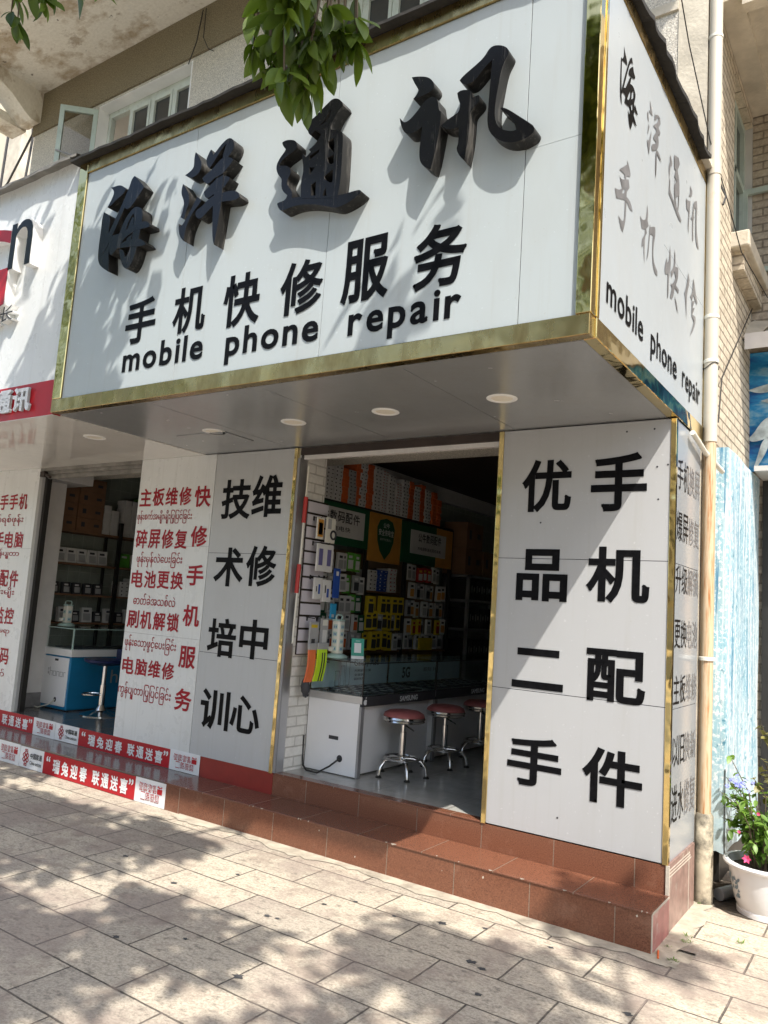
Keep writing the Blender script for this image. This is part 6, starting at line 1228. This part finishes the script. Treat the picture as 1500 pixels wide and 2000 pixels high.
put('blue_flowers', fl, MAT['petalblue'], T)
fl = MB()
for c0 in ((.305, .54, .335), (.26, .56, .47), (.37, .50, .60)):
    c = Vector(c0)
    s = 1. if c0[2] < .4 else .45
    for i in range(6):
        t = 6.283 * i / 6; fl.add([c, c + Vector((.016 * math.cos(t - .5), -.006, .016 * math.sin(t - .5))) * s, c + Vector((.026 * math.cos(t), -.012, .026 * math.sin(t))) * s, c + Vector((.016 * math.cos(t + .5), -.006, .016 * math.sin(t + .5))) * s], [(0, 1, 2, 3)])
put('pink_flower', fl, MAT['petalpink'], T)
T = thing('rose_bush', 'bronze leaved rose bush growing behind the white flower pot', 'shrub', (.62, 1.15, 0))
lsr = [leafshape(.06, .045, .2, .2, 4), leafshape(.05, .038, .2, .1, 4)]
stems = [((.56 + rr.uniform(-.06, .06), 1.08 + rr.uniform(-.06, .06), .0), (.50 + rr.uniform(-.24, .28), 1.0 + rr.uniform(-.22, .22), .72 + rr.random() * .50), (rr.uniform(-.04, .04), 0, .1)) for _ in range(44)]
shrub(T, stems, MAT['leafrose'], 24, lsr, rr)
m = MB(); lsg = [leafshape(.016, .005, .3, .4, 2)]
for (x, y, n) in ((.115, -.03, 16), (.10, .05, 8), (.33, .16, 14), (.05, -.17, 10), (.02, .63, 16), (.118, -.33, 18)):
    for k in range(n): put_leaf(m, lsg[0], (x + rnd.gauss(0, .013), y + rnd.gauss(0, .013), .003), rnd.uniform(0, 6.28), rnd.uniform(-1.3, -.2), 0, rnd.uniform(.7, 1.5))
tag(put('grass_weeds', m, MAT['leafplant']), 'small green weeds in the paving joints near the step corner', 'weeds', kind='stuff')
m = MB(); m.tube([(.035, -.28, .012), (.055, -.36, .008)], .005, 8, 0); one('cigarette_end', 'orange and white cigarette end beside the step corner', 'litter', m, MAT['orange'])
def gum():
    m = MB()
    for (x, y, s) in ((-1.31, -1.85, .05), (-1.66, -1.28, .04), (-1.60, -1.27, .03), (-.62, -1.02, .05), (-.55, -1.05, .04), (-.95, -.72, .05), (-.40, -.60, .03), (-.45, -1.28, .035), (.10, -1.0, .04), (-2.0, -1.95, .035), (-1.55, -.95, .03), (-2.35, -1.3, .04), (-1.45, -.8, .03), (-1.18, -.82, .028), (-1.75, -1.75, .03), (-2.9, -1.2, .04), (-.75, -.62, .03), (-2.2, -.95, .03)):
        n = 11; ph = rnd.uniform(0, 6); m.add([(x + s * .5 * (1 + .4 * math.sin(3 * i + ph)) * math.cos(6.283 * i / n), y + s * .38 * (1 + .4 * math.cos(2 * i + ph)) * math.sin(6.283 * i / n), .0022) for i in range(n)], [tuple(range(n))])
    return m
tag(put('pavement_stains', gum(), MAT['asphalt']), 'dark trodden stains on the pavement', 'stains', kind='stuff')

# across the road (mirrored in the gold edges and glossy panels)
T = thing('opposite_building', 'cream shop house across the road behind the camera', 'building', (0, -28, 0))
mb = MB(); mb.box(-34, 30, -34, -28, -.1, 8.2); put('wall', mb, MAT['farwall'], T)
put('shopfront', MB().box(-33, 29, -28.05, -27.98, .2, 3.0), MAT['darkwall'], T); put('cornice', MB().box(-34, 30, -28.5, -27.9, 7.9, 8.3).box(-34, 30, -29, -26.6, 3.3, 3.6), MAT['plaster'], T)
for zz in (5.0,):
    for k in range(15): put('window', MB().box(-32 + k * 4.1, -30 + k * 4.1, -28.04, -27.97, zz, zz + 1.8), MAT['darkglass'], T)
T0 = tree('street tree across the road, leftmost of the row behind the camera', (-9, -13, 0), (-8.9, -12.9, 3.0), [((-9, -13, 5.6), (2.3, 2.0, 2.1), 1500), ((-8, -12.6, 4.6), (1.6, 1.5, 1.2), 700)], [], 21)
T0['group'] = 'street trees across the road'
for x, l in ((-4.2, 'street tree across the road, second from the left behind the camera'), (.8, 'street tree across the road, straight behind the camera'), (6.0, 'street tree across the road, to the right behind the camera')): o = dup(T0, (x, -13.2, 0), l); o.scale = (1.5, 1.3, 1.75) if x < 2 else (1, 1, 1)
T = thing('side_lane_building', 'cream house across the side lane, outside the right edge of the photo', 'building', (8, 8, 0))
put('wall', MB().box(4.5, 16, 2.6, 34, -.1, 11), MAT['creambrickfront'], T); put('window', MB().box(4.47, 4.51, 5.0, 6.2, 3.6, 5.2).box(4.47, 4.51, 8.0, 9.2, 3.6, 5.2), MAT['darkglass'], T)
